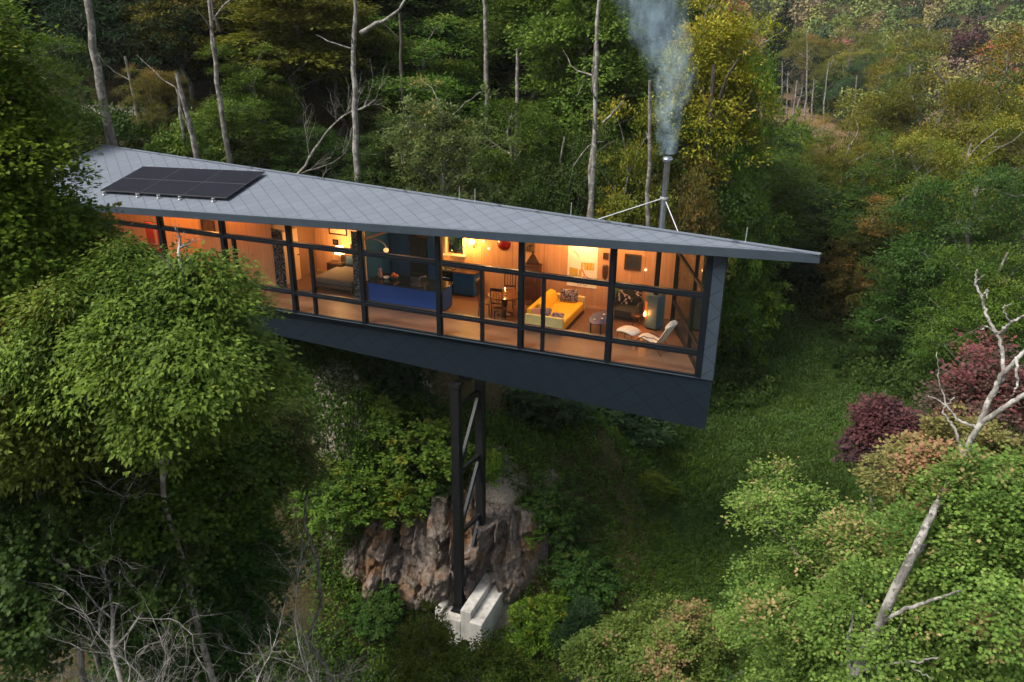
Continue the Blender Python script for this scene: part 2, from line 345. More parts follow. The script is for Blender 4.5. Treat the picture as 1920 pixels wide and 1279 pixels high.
# rock face behind the tower foot
def rock_face():
    nx, nz = 190, 120; V = []
    xs = np.linspace(635, 1035, nx)
    for j in range(nz):
        t = j / (nz - 1)
        for i, px in enumerate(xs):
            s = (px - 635) / 400
            top = at(px, 918 + 14 * math.sin(s * 9) + 40 * max(0, .2 - s) * 5, 27.3 - 1.5 * (1 - s) + .4 * math.sin(s * 5)); bot = at(px - 12, 1135, 24.9 - 1.25 * (1 - s) + .35 * math.sin(s * 7 + 1))
            p = np.array(bot) * (1 - t) + np.array(top) * t; p[2] += .55 * math.sin(t * math.pi)
            v3 = Vector((p[0] * 1.0, p[2] * .42, p[1] * .6 + s * 2))
            wv = Vector((noise.noise(v3 * 1.3), noise.noise(v3 * 1.3 + Vector((9, 2, 1))), 0)) * .5
            d1 = noise.voronoi((v3 + wv) * .75)[0]; d2 = noise.voronoi((v3 + wv) * Vector((2.2, 3.2, 2.2)) if False else Vector(((v3.x + wv.x) * 2.1, (v3.y + wv.y) * 3.6, v3.z)))[0]
            edge = .5 + .8 * noise.noise(Vector((s * 5, t * 2.2, 7)))
            k = min(1, 5 * min(s, 1 - s) * (.6 + edge)) * min(1, 4 * (1 - t) * (.5 + edge) + .05) * min(1, 3 * t + .4); k = max(0, k)
            cr1 = noise.cell(v3 * .75 + wv) ; cellh = noise.cell_vector((v3 + wv) * 1.25) if hasattr(noise, 'cell_vector') else Vector((cr1, cr1, cr1))
            col_ = math.floor((v3.x + wv.x * .8) * 1.7 + .4 * noise.noise(Vector((0, v3.y * 2, 5)))); row_ = math.floor((v3.y + wv.y * .5 + v3.x * .12) * 3.1 + noise.cell(Vector((col_ * 3.3, 2, 1))) * .8)
            fx = (v3.x + wv.x * .8) * 1.7 % 1; blk = noise.cell(Vector((col_ * 7.7, row_ * 5.3, 4))) ; tilt = noise.cell(Vector((row_ * 3.1, col_ * 9.7, 8))) - .5
            fine = noise.cell(Vector(((v3.x + wv.x) * 5.1, (v3.y + wv.y * .6) * 9.5, 3)))
            out = (.62 * blk + .5 * tilt * (fx - .5) + .16 * fine - .28 * max(0, .10 - min(fx, 1 - fx)) * 10 * .5 + .45 * noise.noise(v3 * .6) + .05 * noise.noise(v3 * 6)) * k + .30 * k
            q = p + np.array([-.05, -1, .2]) * out * .9
            if k < .5: q[2] -= (.5 - k) * 1.6; q[1] += (.5 - k) * .8
            V.append(q)
    ii = np.arange(nx * nz).reshape(nz, nx)
    F = np.stack([ii[:-1, :-1], ii[:-1, 1:], ii[1:, 1:], ii[1:, :-1]], -1).reshape(-1, 4)
    m, nt, b = new_mat("weathered_rock")
    n1 = noise_n(nt, .8, 5, .6); n2 = noise_n(nt, 6, 6, .7)
    r = ramp(nt, n2, [(.3, (.06, .048, .04)), (.5, (.165, .13, .108)), (.7, (.30, .25, .21))]).outputs[0]
    r = mixc(nt, ramp(nt, n1, [(.5, (0, 0, 0)), (.62, (1, 1, 1))]).outputs[0], r, ramp(nt, n2, [(.3, (.12, .055, .022)), (.7, (.26, .15, .08))]).outputs[0])
    tc = nt.nodes.new("ShaderNodeTexCoord"); mp = nt.nodes.new("ShaderNodeMapping"); mp.inputs['Scale'].default_value = (2.6, 1, .7); nt.links.new(tc.outputs['Object'], mp.inputs[0])
    wv = nt.nodes.new("ShaderNodeTexNoise"); wv.inputs['Scale'].default_value = 2.2; wv.inputs['Detail'].default_value = 8; wv.inputs['Roughness'].default_value = .72; wv.inputs['Distortion'].default_value = 1.2; nt.links.new(mp.outputs[0], wv.inputs['Vector'])
    cr = ramp(nt, wv.outputs[0], [(.36, (.35, .32, .3)), (.47, (1, 1, 1)), (.62, (1.1, 1.08, 1.05))]).outputs[0]
    mo = ramp(nt, noise_n(nt, 1.9, 5, .7), [(.55, (0, 0, 0)), (.66, (1, 1, 1))]).outputs[0]
    r = mixc(nt, math_n(nt, 'MULTIPLY', mo, .55), r, (.05, .062, .025))
    nt.links.new(mixc(nt, 1., r, cr, 'MULTIPLY'), b.inputs['Base Color']); b.inputs['Roughness'].default_value = .9
    bump(nt, b, math_n(nt, 'ADD', n2, wv.outputs[0]), 1., .10)
    o = put(bpy.data.objects.new("cliff", arr_mesh("cliff", V, F, None, m, False))); tag(o, kind='structure')
rock_face()

# gravel road that crosses the wood behind the house
def road():
    a = at(60, 222, 57); c = at(420, 236, 52); V = []; F = []
    for i in range(60):
        t = i / 59; x = a[0] * (1 - t) + c[0] * t; y = a[1] * (1 - t) + c[1] * t + 1.5 * math.sin(t * 4)
        for k in (-1, 0, 1): V.append((x, y + k * 1.5, gz(x, y + k * 1.5) + .34))
    for i in range(59):
        for k in (0, 1): F.append((i * 3 + k, i * 3 + k + 1, i * 3 + k + 4, i * 3 + k + 3))
    o = put(bpy.data.objects.new("road", arr_mesh("road", V, F, None, plain("road_gravel", (.22, .2, .18), .95, nscale=8, var=.3)))); tag(o, kind='structure')
road()
# ------------------------------------------------------------------ the house (local frame: x along the glass front, y into the house, z up from the floor)
ROOT_LOC = tuple(ORG)
house = empty("house", ROOT_LOC, -AZ)
tag(house, "long dark zinc clad house with a glass front cantilevered out over the valley", "house")
UL = -25.0
def eave(u): return 4.05 - .038 * (5.45 - u)
T_ = (5.45, -.35, eave(5.45)); E_ = (UL, -.35, eave(UL)); RL_ = (UL + .4, 5.0, 4.28); BR_ = (2.7, 5.0, 2.75)
def plane(a, b_, c):
    a, b_, c = map(Vector, (a, b_, c)); n = (b_ - a).cross(c - a); return n, a
PF = plane(T_, E_, RL_); PBK = plane(T_, RL_, BR_)
def pz(pl, u, v): n, a = pl; return a.z - (n.x * (u - a.x) + n.y * (v - a.y)) / n.z
def roofz(u, v): return min(pz(PF, u, v), pz(PBK, u, v))
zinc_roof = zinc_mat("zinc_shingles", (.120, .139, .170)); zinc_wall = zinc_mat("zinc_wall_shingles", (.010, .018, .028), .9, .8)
fascia_m = plain("zinc_trim", (.024, .036, .050), .45, var=.1, nscale=2)
black_m = plain("black_steel", (.003, .005, .008), .45, spec=.22, var=.2, nscale=4)
blackm2 = plain("tower_steel", (.003, .0035, .005), .5, var=.3, nscale=3)
ply = wood_mat("plywood", (.50, .25, .115), (.66, .36, .185), (9, 9, .5), .5, panel=1.22)
floor_m = plain("cork_floor", (.15, .082, .052), .46, var=.12, nscale=2.2, spec=.25)
TH_R = .235
# roof: two folded plates meeting on the diagonal ridge
r = MB(); dn = lambda p: (p[0], p[1], p[2] - TH_R + .02)
r.hexa([dn(T_), dn(E_), dn(RL_)][::-1], [T_, E_, RL_][::-1])
roof = r.build("roof", zinc_roof, house, uvf=lambda p: (p[0], p[1] * 1.03 + .12))
rb = MB(); rb.hexa([dn(T_), dn(RL_), dn(BR_)][::-1], [T_, RL_, BR_][::-1]); rb.build("rear_roof_slope", zinc_roof, house, uvf=lambda p: (p[0] + .2, p[1]))
fa = MB()
def strip(mb, a, b_, h0, h1, off):
    mb.hexa([(a[0], a[1] - off, a[2] - h1), (b_[0], b_[1] - off, b_[2] - h1), (b_[0], b_[1] + .02 - off * .0, b_[2] - h1), (a[0], a[1] + .02, a[2] - h1)],
            [(a[0], a[1] - off, a[2] + h0), (b_[0], b_[1] - off, b_[2] + h0), (b_[0], b_[1] + .02, b_[2] + h0), (a[0], a[1] + .02, a[2] + h0)])
strip(fa, E_, T_, .012, TH_R, .03); fa.build("fascia", fascia_m, roof, bevel=.006)
ck = MB(); ck.bar((T_[0], T_[1], T_[2] + .012), (RL_[0], RL_[1], RL_[2] + .012), .16, .03); ck.build("ridge_cap", zinc_roof, roof, uvf=lambda p: (p[0] * .2, p[1] * .1))
dl = MB(); dl.bar((T_[0] - .3, T_[1] + .10, T_[2] + .015), (E_[0], E_[1] + .10, E_[2] + .015), .035, .012); dl.build("drip_edge", zinc_roof, roof, uvf=lambda p: (.3, .1))
for k, u in enumerate((-5.6, -5.0, 3.55, -1.6)):   # slender lightning rods along the ridge
    v = T_[1] + (T_[0] - u) / (T_[0] - RL_[0]) * (RL_[1] - T_[1]); z = T_[2] + (T_[0] - u) / (T_[0] - RL_[0]) * (RL_[2] - T_[2])
    m_ = MB(); m_.tube([(u, v, z - .02), (u + .01, v, z + .42)], .011, 6); m_.tube([(u, v, z), (u, v, z + .04)], .03, 8); m_.build("lightning_rod", plain("galvanised", (.55, .57, .58), .4, .7), roof)
# floor slab, ceiling, end corner
END0 = (2.72, .12); END1 = (1.07, 4.5)
fl = MB(); fl.prism([(UL + .3, .1), END0, END1, (UL + .3, 4.55)], -.12, 0.); fl.build("floor", floor_m, house)
sk = MB(); bw = lambda u: -1.79 - .0427 * (u - 3.05) * -1 if False else -1.66 - .0427 * (u - 3.05)
skirt_bot = lambda u: -1.79 + (u - 3.05) * -.0427
a0, a1 = UL + .3, 3.13
sk.hexa([(a0, .3, skirt_bot(a0)), (3.04, .3, skirt_bot(3.04)), (1.5, 4.6, skirt_bot(1.5) + .25), (a0, 4.6, skirt_bot(a0) + .1)],
        [(a0, .0, -.03), (a1, .0, -.03), (1.45, 4.75, -.03), (a0, 4.75, -.03)])
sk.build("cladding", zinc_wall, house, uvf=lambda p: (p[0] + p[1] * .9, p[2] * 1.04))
si = MB(); si.box(a0, 2.78, -.045, .16, -.028, .005); si.build("sill", fascia_m, house, bevel=.004)
ep = MB(); z0 = roofz(2.9, .0) - TH_R
ep.hexa([(2.765, -.03, -.028), (3.13, -.03, -.028), (3.13, .22, -.028), (2.765, .12, -.028)], [(2.765, -.03, z0 - .005), (3.13, -.03, z0 + .005), (3.13, .22, z0), (2.765, .12, z0)])
ep.build("end_wall_fin", zinc_mat("zinc_fin", (.030, .043, .060), .9, .8), house, uvf=lambda p: (p[0] + p[1], p[2]))
# interior linings
def wallpoly(mb, a, b_, t=.1, z0=0., drop=TH_R + .03, side=1, n=12):
    """upright wall from plan point a to b_, its top following the underside of the roof"""
    a = Vector(a); b_ = Vector(b_); d = (b_ - a).normalized(); nn = Vector((-d.y, d.x)) * t * side
    for i in range(n):
        p = a + (b_ - a) * i / n; q = a + (b_ - a) * (i + 1) / n; P2 = p + nn; Q2 = q + nn
        mb.hexa([(p.x, p.y, z0), (q.x, q.y, z0), (Q2.x, Q2.y, z0), (P2.x, P2.y, z0)], [(p.x, p.y, roofz(*p) - drop), (q.x, q.y, roofz(*q) - drop), (Q2.x, Q2.y, roofz(*Q2) - drop), (P2.x, P2.y, roofz(*P2) - drop)])
wl = MB(); V0 = 4.52
def wallseg(u0, u1, zlo=0., zhi=None):
    n = 6
    for i in range(n):
        p = u0 + (u1 - u0) * i / n; q = u0 + (u1 - u0) * (i + 1) / n
        tp = (roofz(p, V0 + .1) - TH_R - .03) if zhi is None else zhi; tq = (roofz(q, V0 + .1) - TH_R - .03) if zhi is None else zhi
        wl.hexa([(p, V0, zlo), (q, V0, zlo), (q, V0 + .12, zlo), (p, V0 + .12, zlo)], [(p, V0, tp), (q, V0, tq), (q, V0 + .12, tq), (p, V0 + .12, tp)])
KW = (-7.52, -6.84, 1.42, 2.35)
wallseg(-24.6, KW[0]); wallseg(KW[1], 1.07); wallseg(KW[0], KW[1], 0, KW[2]); wallseg(KW[0], KW[1], KW[3])
wl.build("interior_wall", ply, house)
ow = MB(); ow.hexa([(a0, V0 + .125, -.03), (KW[0], V0 + .125, -.03), (KW[0], V0 + .2, -.03), (a0, V0 + .2, -.03)], [(a0, V0 + .125, 3.9), (KW[0], V0 + .125, 3.0), (KW[0], V0 + .2, 3.0), (a0, V0 + .2, 3.9)])
ow.hexa([(KW[1], V0 + .125, -.03), (1.07, V0 + .125, -.03), (1.07, V0 + .2, -.03), (KW[1], V0 + .2, -.03)], [(KW[1], V0 + .125, 2.8), (1.07, V0 + .125, 2.6), (1.07, V0 + .2, 2.6), (KW[1], V0 + .2, 2.8)])
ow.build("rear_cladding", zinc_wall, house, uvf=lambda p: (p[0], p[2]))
sb = MB(); sb.box(-24.6, -10, V0 - .02, V0 - .002, 0, .09); sb.box(-5.95, 1.05, V0 - .02, V0 - .002, 0, .09); sb.build("baseboard", plain("trim_wood", (.6, .36, .18), .5), house)
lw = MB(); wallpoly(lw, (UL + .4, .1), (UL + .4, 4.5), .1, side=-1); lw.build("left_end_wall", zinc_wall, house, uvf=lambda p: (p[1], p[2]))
cl = MB()
def ceil_pt(u, v): return (u, v, roofz(u, v) - TH_R - .008)
nu = 26
for i in range(nu):
    for (v0, v1) in ((.14, 1.2), (1.2, 2.4), (2.4, 3.6), (3.6, 4.5)):
        x0 = -24.5 + (25.6) * i / nu; x1 = -24.5 + 25.6 * (i + 1) / nu
        k = len(cl.v); cl.v += [ceil_pt(x0, v0), ceil_pt(x1, v0), ceil_pt(x1, v1), ceil_pt(x0, v1)]; cl.f.append((k, k + 1, k + 2, k + 3))
cl.build("ceiling", wood_mat("ceiling_boards", (.45, .24, .12), (.6, .36, .19), (.6, 9, 9)), house)
# partitions
pm = MB(); wallpoly(pm, (-9.62, 2.2), (-9.62, V0), .1, n=6); blue_p = plain("blue_cabinet", (.005, .065, .20), .38, var=.12, nscale=2); pm.build("kitchen_partition", blue_p, house)
pe = MB(); pe.box(-9.73, -9.60, 2.15, 2.195, 0, 2.9); pe.build("partition_edge", plain("pale_edge", (.6, .5, .42), .5), house)
pb = MB(); wallpoly(pb, (-13.42, 2.0), (-13.42, V0), .1, n=6, side=1); wallpoly(pb, (-16.9, 2.0), (-13.42, 2.0), .1, n=6); wallpoly(pb, (-19.9, 3.2), (-16.9, 3.2), .1, n=6); pb.build("bedroom_wall", ply, house)
dr = MB(); dr.box(-13.415, -13.39, 2.5, 3.4, 0, 2.05); d_ = dr.build("interior_door", plain("door_pale", (.62, .42, .26), .45), house, bevel=.01)
kb = MB(); kb.tube([(-13.39, 3.3, 1.0), (-13.33, 3.3, 1.0)], .02, 8); kb.build("handle", black_m, d_)
# the glass front: one window per bay
glass, nt, b = new_mat("window_glass")
tr = nt.nodes.new("ShaderNodeBsdfTransparent"); tr.inputs[0].default_value = (.96, .97, .965, 1)
gl = nt.nodes.new("ShaderNodeBsdfGlossy"); gl.inputs['Roughness'].default_value = .01
lw_ = nt.nodes.new("ShaderNodeLayerWeight"); lw_.inputs[0].default_value = .5
fr_ = math_n(nt, 'ADD', .035, math_n(nt, 'MULTIPLY', math_n(nt, 'POWER', lw_.outputs['Facing'], 5), .9))
mx = nt.nodes.new("ShaderNodeMixShader"); nt.links.new(fr_, mx.inputs[0]); nt.links.new(tr.outputs[0], mx.inputs[1]); nt.links.new(gl.outputs[0], mx.inputs[2])
nt.links.new(mx.outputs[0], nt.nodes["Material Output"].inputs[0])
PS = 2.7976
posts = [-PS * k for k in range(8, -1, -1)] + [2.70]
for i, u in enumerate(posts):
    m_ = MB(); m_.box(u - .075, u + .075, -.06, .14, .005, roofz(u, .1) - TH_R - .004); m_.build("post", black_m, house, bevel=.006)
mull = {3: [(-13.55, 1)], 4: [(-10.13 - .22, 1)], 6: [(-4.15 + .05, 1)], 7: [(-2.1 + .02, 1)]}
for i in range(len(posts) - 1):
    u0, u1 = posts[i] + .075, posts[i + 1] - .075
    wf = MB(); zt = lambda u: roofz(u, .05) - TH_R - .006
    wf.box(u0, u1, -.03, .07, .006, .06)
    wf.box(u0, u0 + .025, -.025, .065, .055, 2.5); wf.box(u1 - .025, u1, -.025, .065, .055, 2.5); wf.box(u0, u0 + .025, -.024, .064, 2.5, zt(u0) - .07); wf.box(u1 - .025, u1, -.024, .064, 2.5, zt(u1) - .07)
    for zz in (.72, 2.43):
        wf.box(u0, u1, -.075, .09, zz - .045, zz + .045); wf.box(u0, u1, -.03, .12, zz + .046, zz + .10)
    wf.hexa([(u0, -.02, zt(u0) - .08), (u1, -.02, zt(u1) - .08), (u1, .08, zt(u1) - .08), (u0, .08, zt(u0) - .08)], [(u0, -.02, zt(u0)), (u1, -.02, zt(u1)), (u1, .08, zt(u1)), (u0, .08, zt(u0))])
    win = wf.build("window", black_m, house, bevel=.005)
    for (um, _) in mull.get(i, []):
        mm = MB(); mm.box(um - .05, um + .05, -.04, .10, .061, .674); mm.box(um - .05, um + .05, -.04, .10, .821, 2.384); mm.box(um - .03, um + .03, -.02, .015, .674, .821); mm.build('mullion', black_m, win, bevel=.004)
    g = MB(); g.hexa([(u0, .020, .055), (u1, .020, .055), (u1, .026, .055), (u0, .026, .055)], [(u0, .020, zt(u0) - .07), (u1, .020, zt(u1) - .07), (u1, .026, zt(u1) - .07), (u0, .026, zt(u0) - .07)])
    g.build("pane", glass, win)
# swept end wall of glass
ew = MB(); e0 = Vector((*END0, 0)); e1 = Vector((*END1, 0)); de = (e1 - e0)
for t, wd in ((.36, .10), (.985, .13)):
    p = e0 + de * t; ew.bar((p.x, p.y, 0), (p.x, p.y, roofz(p.x, p.y) - TH_R - .03), wd, .12)
for zz in (.05, .72, 2.43):
    p = e0 + de * .03; q = e0 + de * .975; ew.bar((p.x, p.y, zz), (q.x, q.y, zz), .1, .09)
ewo = ew.build("end_window", black_m, house, bevel=.005)
g = MB(); a_ = e0 + de * .02; b_ = e0 + de * .98; nn = Vector((-de.y, de.x, 0)).normalized() * .006
g.hexa([a_, b_, b_ + nn, a_ + nn], [a_ + Vector((0, 0, roofz(a_.x, a_.y) - .3)), b_ + Vector((0, 0, roofz(b_.x, b_.y) - .3)), b_ + nn + Vector((0, 0, roofz(b_.x, b_.y) - .3)), a_ + nn + Vector((0, 0, roofz(a_.x, a_.y) - .3))]); g.build("pane", glass, ewo)
# kitchen window in the rear wall
kw = MB(); u0, u1, z0, z1 = KW
jm = plain("pale_jamb", (.75, .62, .42), .6)
for bx_ in ((u0 - .06, u0, z0 - .06, z1 + .06), (u1, u1 + .06, z0 - .06, z1 + .06), (u0, u1, z1, z1 + .06)): kw.box(bx_[0], bx_[1], V0 - .05, V0 - .002, bx_[2], bx_[3])
kw.box(u0 - .1, u1 + .1, V0 - .17, V0 + .1, z0 - .05, z0 - .003)
kwo = kw.build("kitchen_window", jm, house, bevel=.006)
g = MB(); g.box(u0, u1, V0 + .08, V0 + .086, z0, z1); g.build("pane", glass, kwo)
g = MB(); g.box((u0 + u1) / 2 - .015, (u0 + u1) / 2 + .015, V0 + .06, V0 + .1, z0, z1); g.build("glazing_bar", black_m, kwo)
# flue, its collar and three stays
steel = plain("stainless", (.36, .37, .39), .25, 1.0, var=.12, nscale=5)
fb = roofz(.66, 3.43)
m_ = MB(); m_.lathe([(.105, 3.2), (.105, 4.28)], 28, (.66, 3.43)); m_.lathe([(.115, 4.25), (.115, 4.32)], 28, (.66, 3.43)); m_.lathe([(.105, 4.32), (.105, 5.52)], 28, (.66, 3.43)); chim = m_.build("chimney_flue", steel, house, smooth=False)
m_ = MB(); m_.lathe([(.12, 5.48), (.165, 5.53), (.17, 5.60), (.12, 5.66), (.05, 5.67)], 28, (.66, 3.43)); m_.build("cap", steel, chim, smooth=True)
m_ = MB(); m_.lathe([(.13, 4.36), (.13, 4.42)], 24, (.66, 3.43)); m_.build("band", plain("galvanised", (.55, .57, .58), .4, .7), chim)
for (su, sv) in ((-1.35, 2.35), (1.35, 2.75)):
    m_ = MB(); m_.tube([(.66, 3.43, 4.39), (su, sv, roofz(su, sv) - .02)], .014, 8); m_.build("stay", plain("stay_steel", (.72, .73, .74), .35, .6), chim)
# under-floor beam that sits on the tower
ub = MB(); ub.box(-5.40, -4.95, .9, 4.2, -1.90, -1.45); ub.build("transfer_beam", blackm2, house, bevel=.01)

# ------------------------------------------------------------------ solar array
sol = thing("solar_array", "black six panel solar array on short stand-offs on the zinc roof", "solar panels", -17., 1.6, 0)
cellm, nt, b = new_mat("solar_cells")
tc = nt.nodes.new("ShaderNodeTexCoord"); br = nt.nodes.new("ShaderNodeTexBrick"); br.offset = 0; br.inputs['Scale'].default_value = 1; br.inputs['Brick Width'].default_value = .16; br.inputs['Row Height'].default_value = .16; br.inputs['Mortar Size'].default_value = .004
br.inputs['Color1'].default_value = (.008, .009, .014, 1); br.inputs['Color2'].default_value = (.011, .012, .018, 1); br.inputs['Mortar'].default_value = (.02, .02, .024, 1)
nt.links.new(tc.outputs['Object'], br.inputs[0]); nt.links.new(br.outputs[0], b.inputs['Base Color']); b.inputs['Roughness'].default_value = .6; b.inputs['Specular IOR Level'].default_value = .06
frm = plain("panel_frame", (.03, .031, .035), .4)
def rp(u, v, up): return (u + 17., v - 1.6, roofz(u, v) + up)
SU = (-20.0, -14.05); SV = (.50, 2.72); pw_ = (SU[1] - SU[0]) / 3; ph_ = (SV[1] - SV[0]) / 2
for i in range(3):
    for j in range(2):
        ua, ub_ = SU[0] + i * pw_ + .012, SU[0] + (i + 1) * pw_ - .012; va, vb = SV[0] + j * ph_ + .012, SV[0] + (j + 1) * ph_ - .012
        m_ = MB(); m_.hexa([rp(ua, va, .12), rp(ub_, va, .12), rp(ub_, vb, .12), rp(ua, vb, .12)], [rp(ua, va, .158), rp(ub_, va, .158), rp(ub_, vb, .158), rp(ua, vb, .158)])
        p_ = m_.build("panel", frm, sol)
        m_ = MB(); e = .022; m_.hexa([rp(ua + e, va + e, .156), rp(ub_ - e, va + e, .156), rp(ub_ - e, vb - e, .156), rp(ua + e, vb - e, .156)], [rp(ua + e, va + e, .161), rp(ub_ - e, va + e, .161), rp(ub_ - e, vb - e, .161), rp(ua + e, vb - e, .161)])
        m_.build("cells", cellm, p_)
for u in (-19.75, -18.1, -17.1, -16.1, -14.6):
    m_ = MB(); m_.hexa([rp(u - .02, .40, .075), rp(u + .02, .40, .075), rp(u + .02, 2.80, .075), rp(u - .02, 2.80, .075)], [rp(u - .02, .40, .118), rp(u + .02, .40, .118), rp(u + .02, 2.80, .118), rp(u - .02, 2.80, .118)]); m_.build("rail", plain("aluminium", (.6, .6, .6), .4, .8), sol)
    for v in (.42, 2.76):
        m_ = MB(); p = rp(u, v, 0); m_.lathe([(.05, p[2] - .02), (.05, p[2] + .04), (.03, p[2] + .06), (.03, p[2] + .115), (.045, p[2] + .12), (.04, p[2] + .15)], 10, (p[0], p[1])); m_.build("mounting_foot", plain("mount_pale", (.42, .42, .42), .4, .5), sol)

# ------------------------------------------------------------------ support tower and footing
tw = thing("support_tower", "tall black steel tower of two columns with diagonal braces under the house", "steel tower", -5.2, 0, 0)
C0 = (-5.26, .44); C1 = (-5.08, 2.03); FZ = -11.05
def lp(c, z): return (c[0] + 5.2, c[1], z)
for c in (C0, C1):
    m_ = MB(); x, y = c[0] + 5.2, c[1]
    for yy in (-.15, .125): m_.box(x - .15, x + .15, y + yy, y + yy + .025, FZ + .04, -1.95)
    m_.box(x - .012, x + .012, y - .124, y + .124, FZ + .04, -1.95); m_.box(x - .14, x - .13, y - .124, y + .124, FZ + .04, -2.0); m_.box(x + .13, x + .14, y - .124, y + .124, FZ + .04, -2.0)
    col_ = m_.build("column", blackm2, tw, bevel=.004)
    m_ = MB(); m_.box(x - .22, x + .22, y - .22, y + .22, FZ, FZ + .038); bp_ = m_.build("base_plate", blackm2, col_) if False else m_.build("base_plate", blackm2, col_)
    for a in (-1, 1):
        for b_ in (-1, 1): m_ = MB(); m_.lathe([(.022, FZ + .038), (.022, FZ + .075), (.012, FZ + .078), (.012, FZ + .11)], 8, (x + a * .19, y + b_ * .19)); m_.build("anchor_bolt", steel, col_)
    m_ = MB(); m_.box(x - .19, x + .19, y - .19, y + .19, -1.948, -1.80) if c is C0 else m_.box(x - .19, x + .19, y - .19, y + .19, -1.948, -1.90); m_.build("cap_plate", blackm2, col_)
lev = [-2.75, -5.35, -7.95, -10.55]
def cpt(t, z): return (C0[0] + (C1[0] - C0[0]) * t + 5.2, C0[1] + (C1[1] - C0[1]) * t, z)
for z in lev[:3]:
    m_ = MB(); m_.bar(cpt(.08, z), cpt(.92, z), .12, .14); m_.build("strut", blackm2, tw)
br_m = plain("brace_steel", (.012, .015, .020), .35, var=.2)
for k in range(3):
    m_ = MB(); m_.bar(cpt(.1, lev[k + 1] + .2 if k < 2 else lev[3]), cpt(.9, lev[k] - .25), .11, .13); m_.build("brace", br_m, tw)
ft = thing("concrete_footing", "pale stepped concrete footing wall under the black steel tower", "footing", -5.0, 1.2, -11)
conc, nt, b = new_mat("cast_concrete")
n1 = noise_n(nt, 1.4, 6, .65); n2 = noise_n(nt, 14, 4)
tcx = nt.nodes.new("ShaderNodeTexCoord"); mp = nt.nodes.new("ShaderNodeMapping"); mp.inputs['Scale'].default_value = (5, 5, .5); nt.links.new(tcx.outputs['Object'], mp.inputs[0]); n3 = noise_n(nt, 1, 3, .5, mp.outputs[0])
r_ = ramp(nt, math_n(nt, 'ADD', math_n(nt, 'MULTIPLY', n1, .5), math_n(nt, 'MULTIPLY', n3, .5)), [(.35, (.24, .22, .19)), (.5, (.42, .40, .36)), (.65, (.55, .53, .49))]).outputs[0]
nt.links.new(r_, b.inputs['Base Color']); b.inputs['Roughness'].default_value = .9; bump(nt, b, n2, .5, .01)
def rough_block(name, x0, x1, y0, y1, z0, z1, parent):
    m_ = MB(); m_.box(x0, x1, y0, y1, z0, z1); o = m_.build(name, conc, parent, bevel=.03, seg=3); return o
rough_block("stem_wall", .16, .58, -1.6, 1.45, -.9, .45, ft)
rough_block("lower_wall", .585, 1.08, -1.75, 1.72, -2.6, .16, ft)
rough_block("column_pad", -.62, .155, -1.6, 1.45, -1.5, -.08, ft)
rough_block("rear_wall", -.95, -.63, -1.5, 1.4, -1.5, .08, ft)
m_ = MB(); m_.box(-.42, .1, -1.25, 1.25, -.079, -.052); m_.build("base_channel", blackm2, ft)
# ------------------------------------------------------------------ things inside the house (each Empty at its base, local x = along the house)
def lamp_light(name, u, v, z, power, col=(1., .50, .17), rad=.07, parent=None):
    l = bpy.data.lights.new(name, 'POINT'); l.energy = power * 1.42; l.color = col; l.shadow_soft_size = rad
    o = bpy.data.objects.new(name, l); COL.objects.link(o); o.location = HW(u, v, z); return o
yellow = plain("yellow_leather", (.80, .47, .012), .45, var=.06); cream = plain("cream_side", (.62, .52, .22), .5)
cushm = pattern_mat("patterned_cushion", (.04, .03, .05), (.30, .26, .28), 16)
dark_wood = plain("dark_wood", (.055, .022, .012), .4, var=.3); white_fur = plain("sheepskin", (.82, .76, .66), .95, bumpy=.8, nscale=12); bentw = plain("bent_wood", (.10, .045, .022), .4)
brass = plain("brass", (.7, .5, .25), .3, .9)

# yellow sofa: back along its left side, facing +x
t = thing("sofa", "bright yellow leather sofa with cream end panel by the second window bay from the right", "sofa", -2.55, 2.85)
def softbox(name, x0, x1, y0, y1, z0, z1, mat, par, bev=.06):
    m_ = MB(); m_.box(x0, x1, y0, y1, z0, z1); o = m_.build(name, mat, par, bevel=bev, smooth=True, seg=4); return o
softbox("seat", -.38, .62, -1.19, 1.05, .10, .42, yellow, t, .07)
m_ = MB(); m_.hexa([(-.62, -1.22, .10), (-.385, -1.22, .10), (-.385, 1.1, .10), (-.62, 1.1, .10)], [(-.66, -1.22, .74), (-.52, -1.22, .74), (-.52, 1.1, .74), (-.66, 1.1, .74)]); m_.build("backrest", yellow, t, bevel=.03)
m_ = MB(); m_.hexa([(-.50, -.7, .43), (-.26, -.7, .43), (-.26, .95, .43), (-.50, .95, .43)], [(-.50, -.7, .78), (-.40, -.7, .78), (-.40, .95, .78), (-.50, .95, .78)]); m_.build("back_cushion", yellow, t, bevel=.05)
m_ = MB(); m_.box(-.67, .64, -1.36, -1.23, .08, .60); m_.build("armrest", cream, t, bevel=.02)
m_ = MB(); m_.box(-.45, .64, 1.07, 1.22, .08, .60); m_.build("armrest", cream, t, bevel=.05)
m_ = MB(); m_.box(-.64, .62, -1.30, 1.15, .0, .075); m_.build("plinth", dark_wood, t)
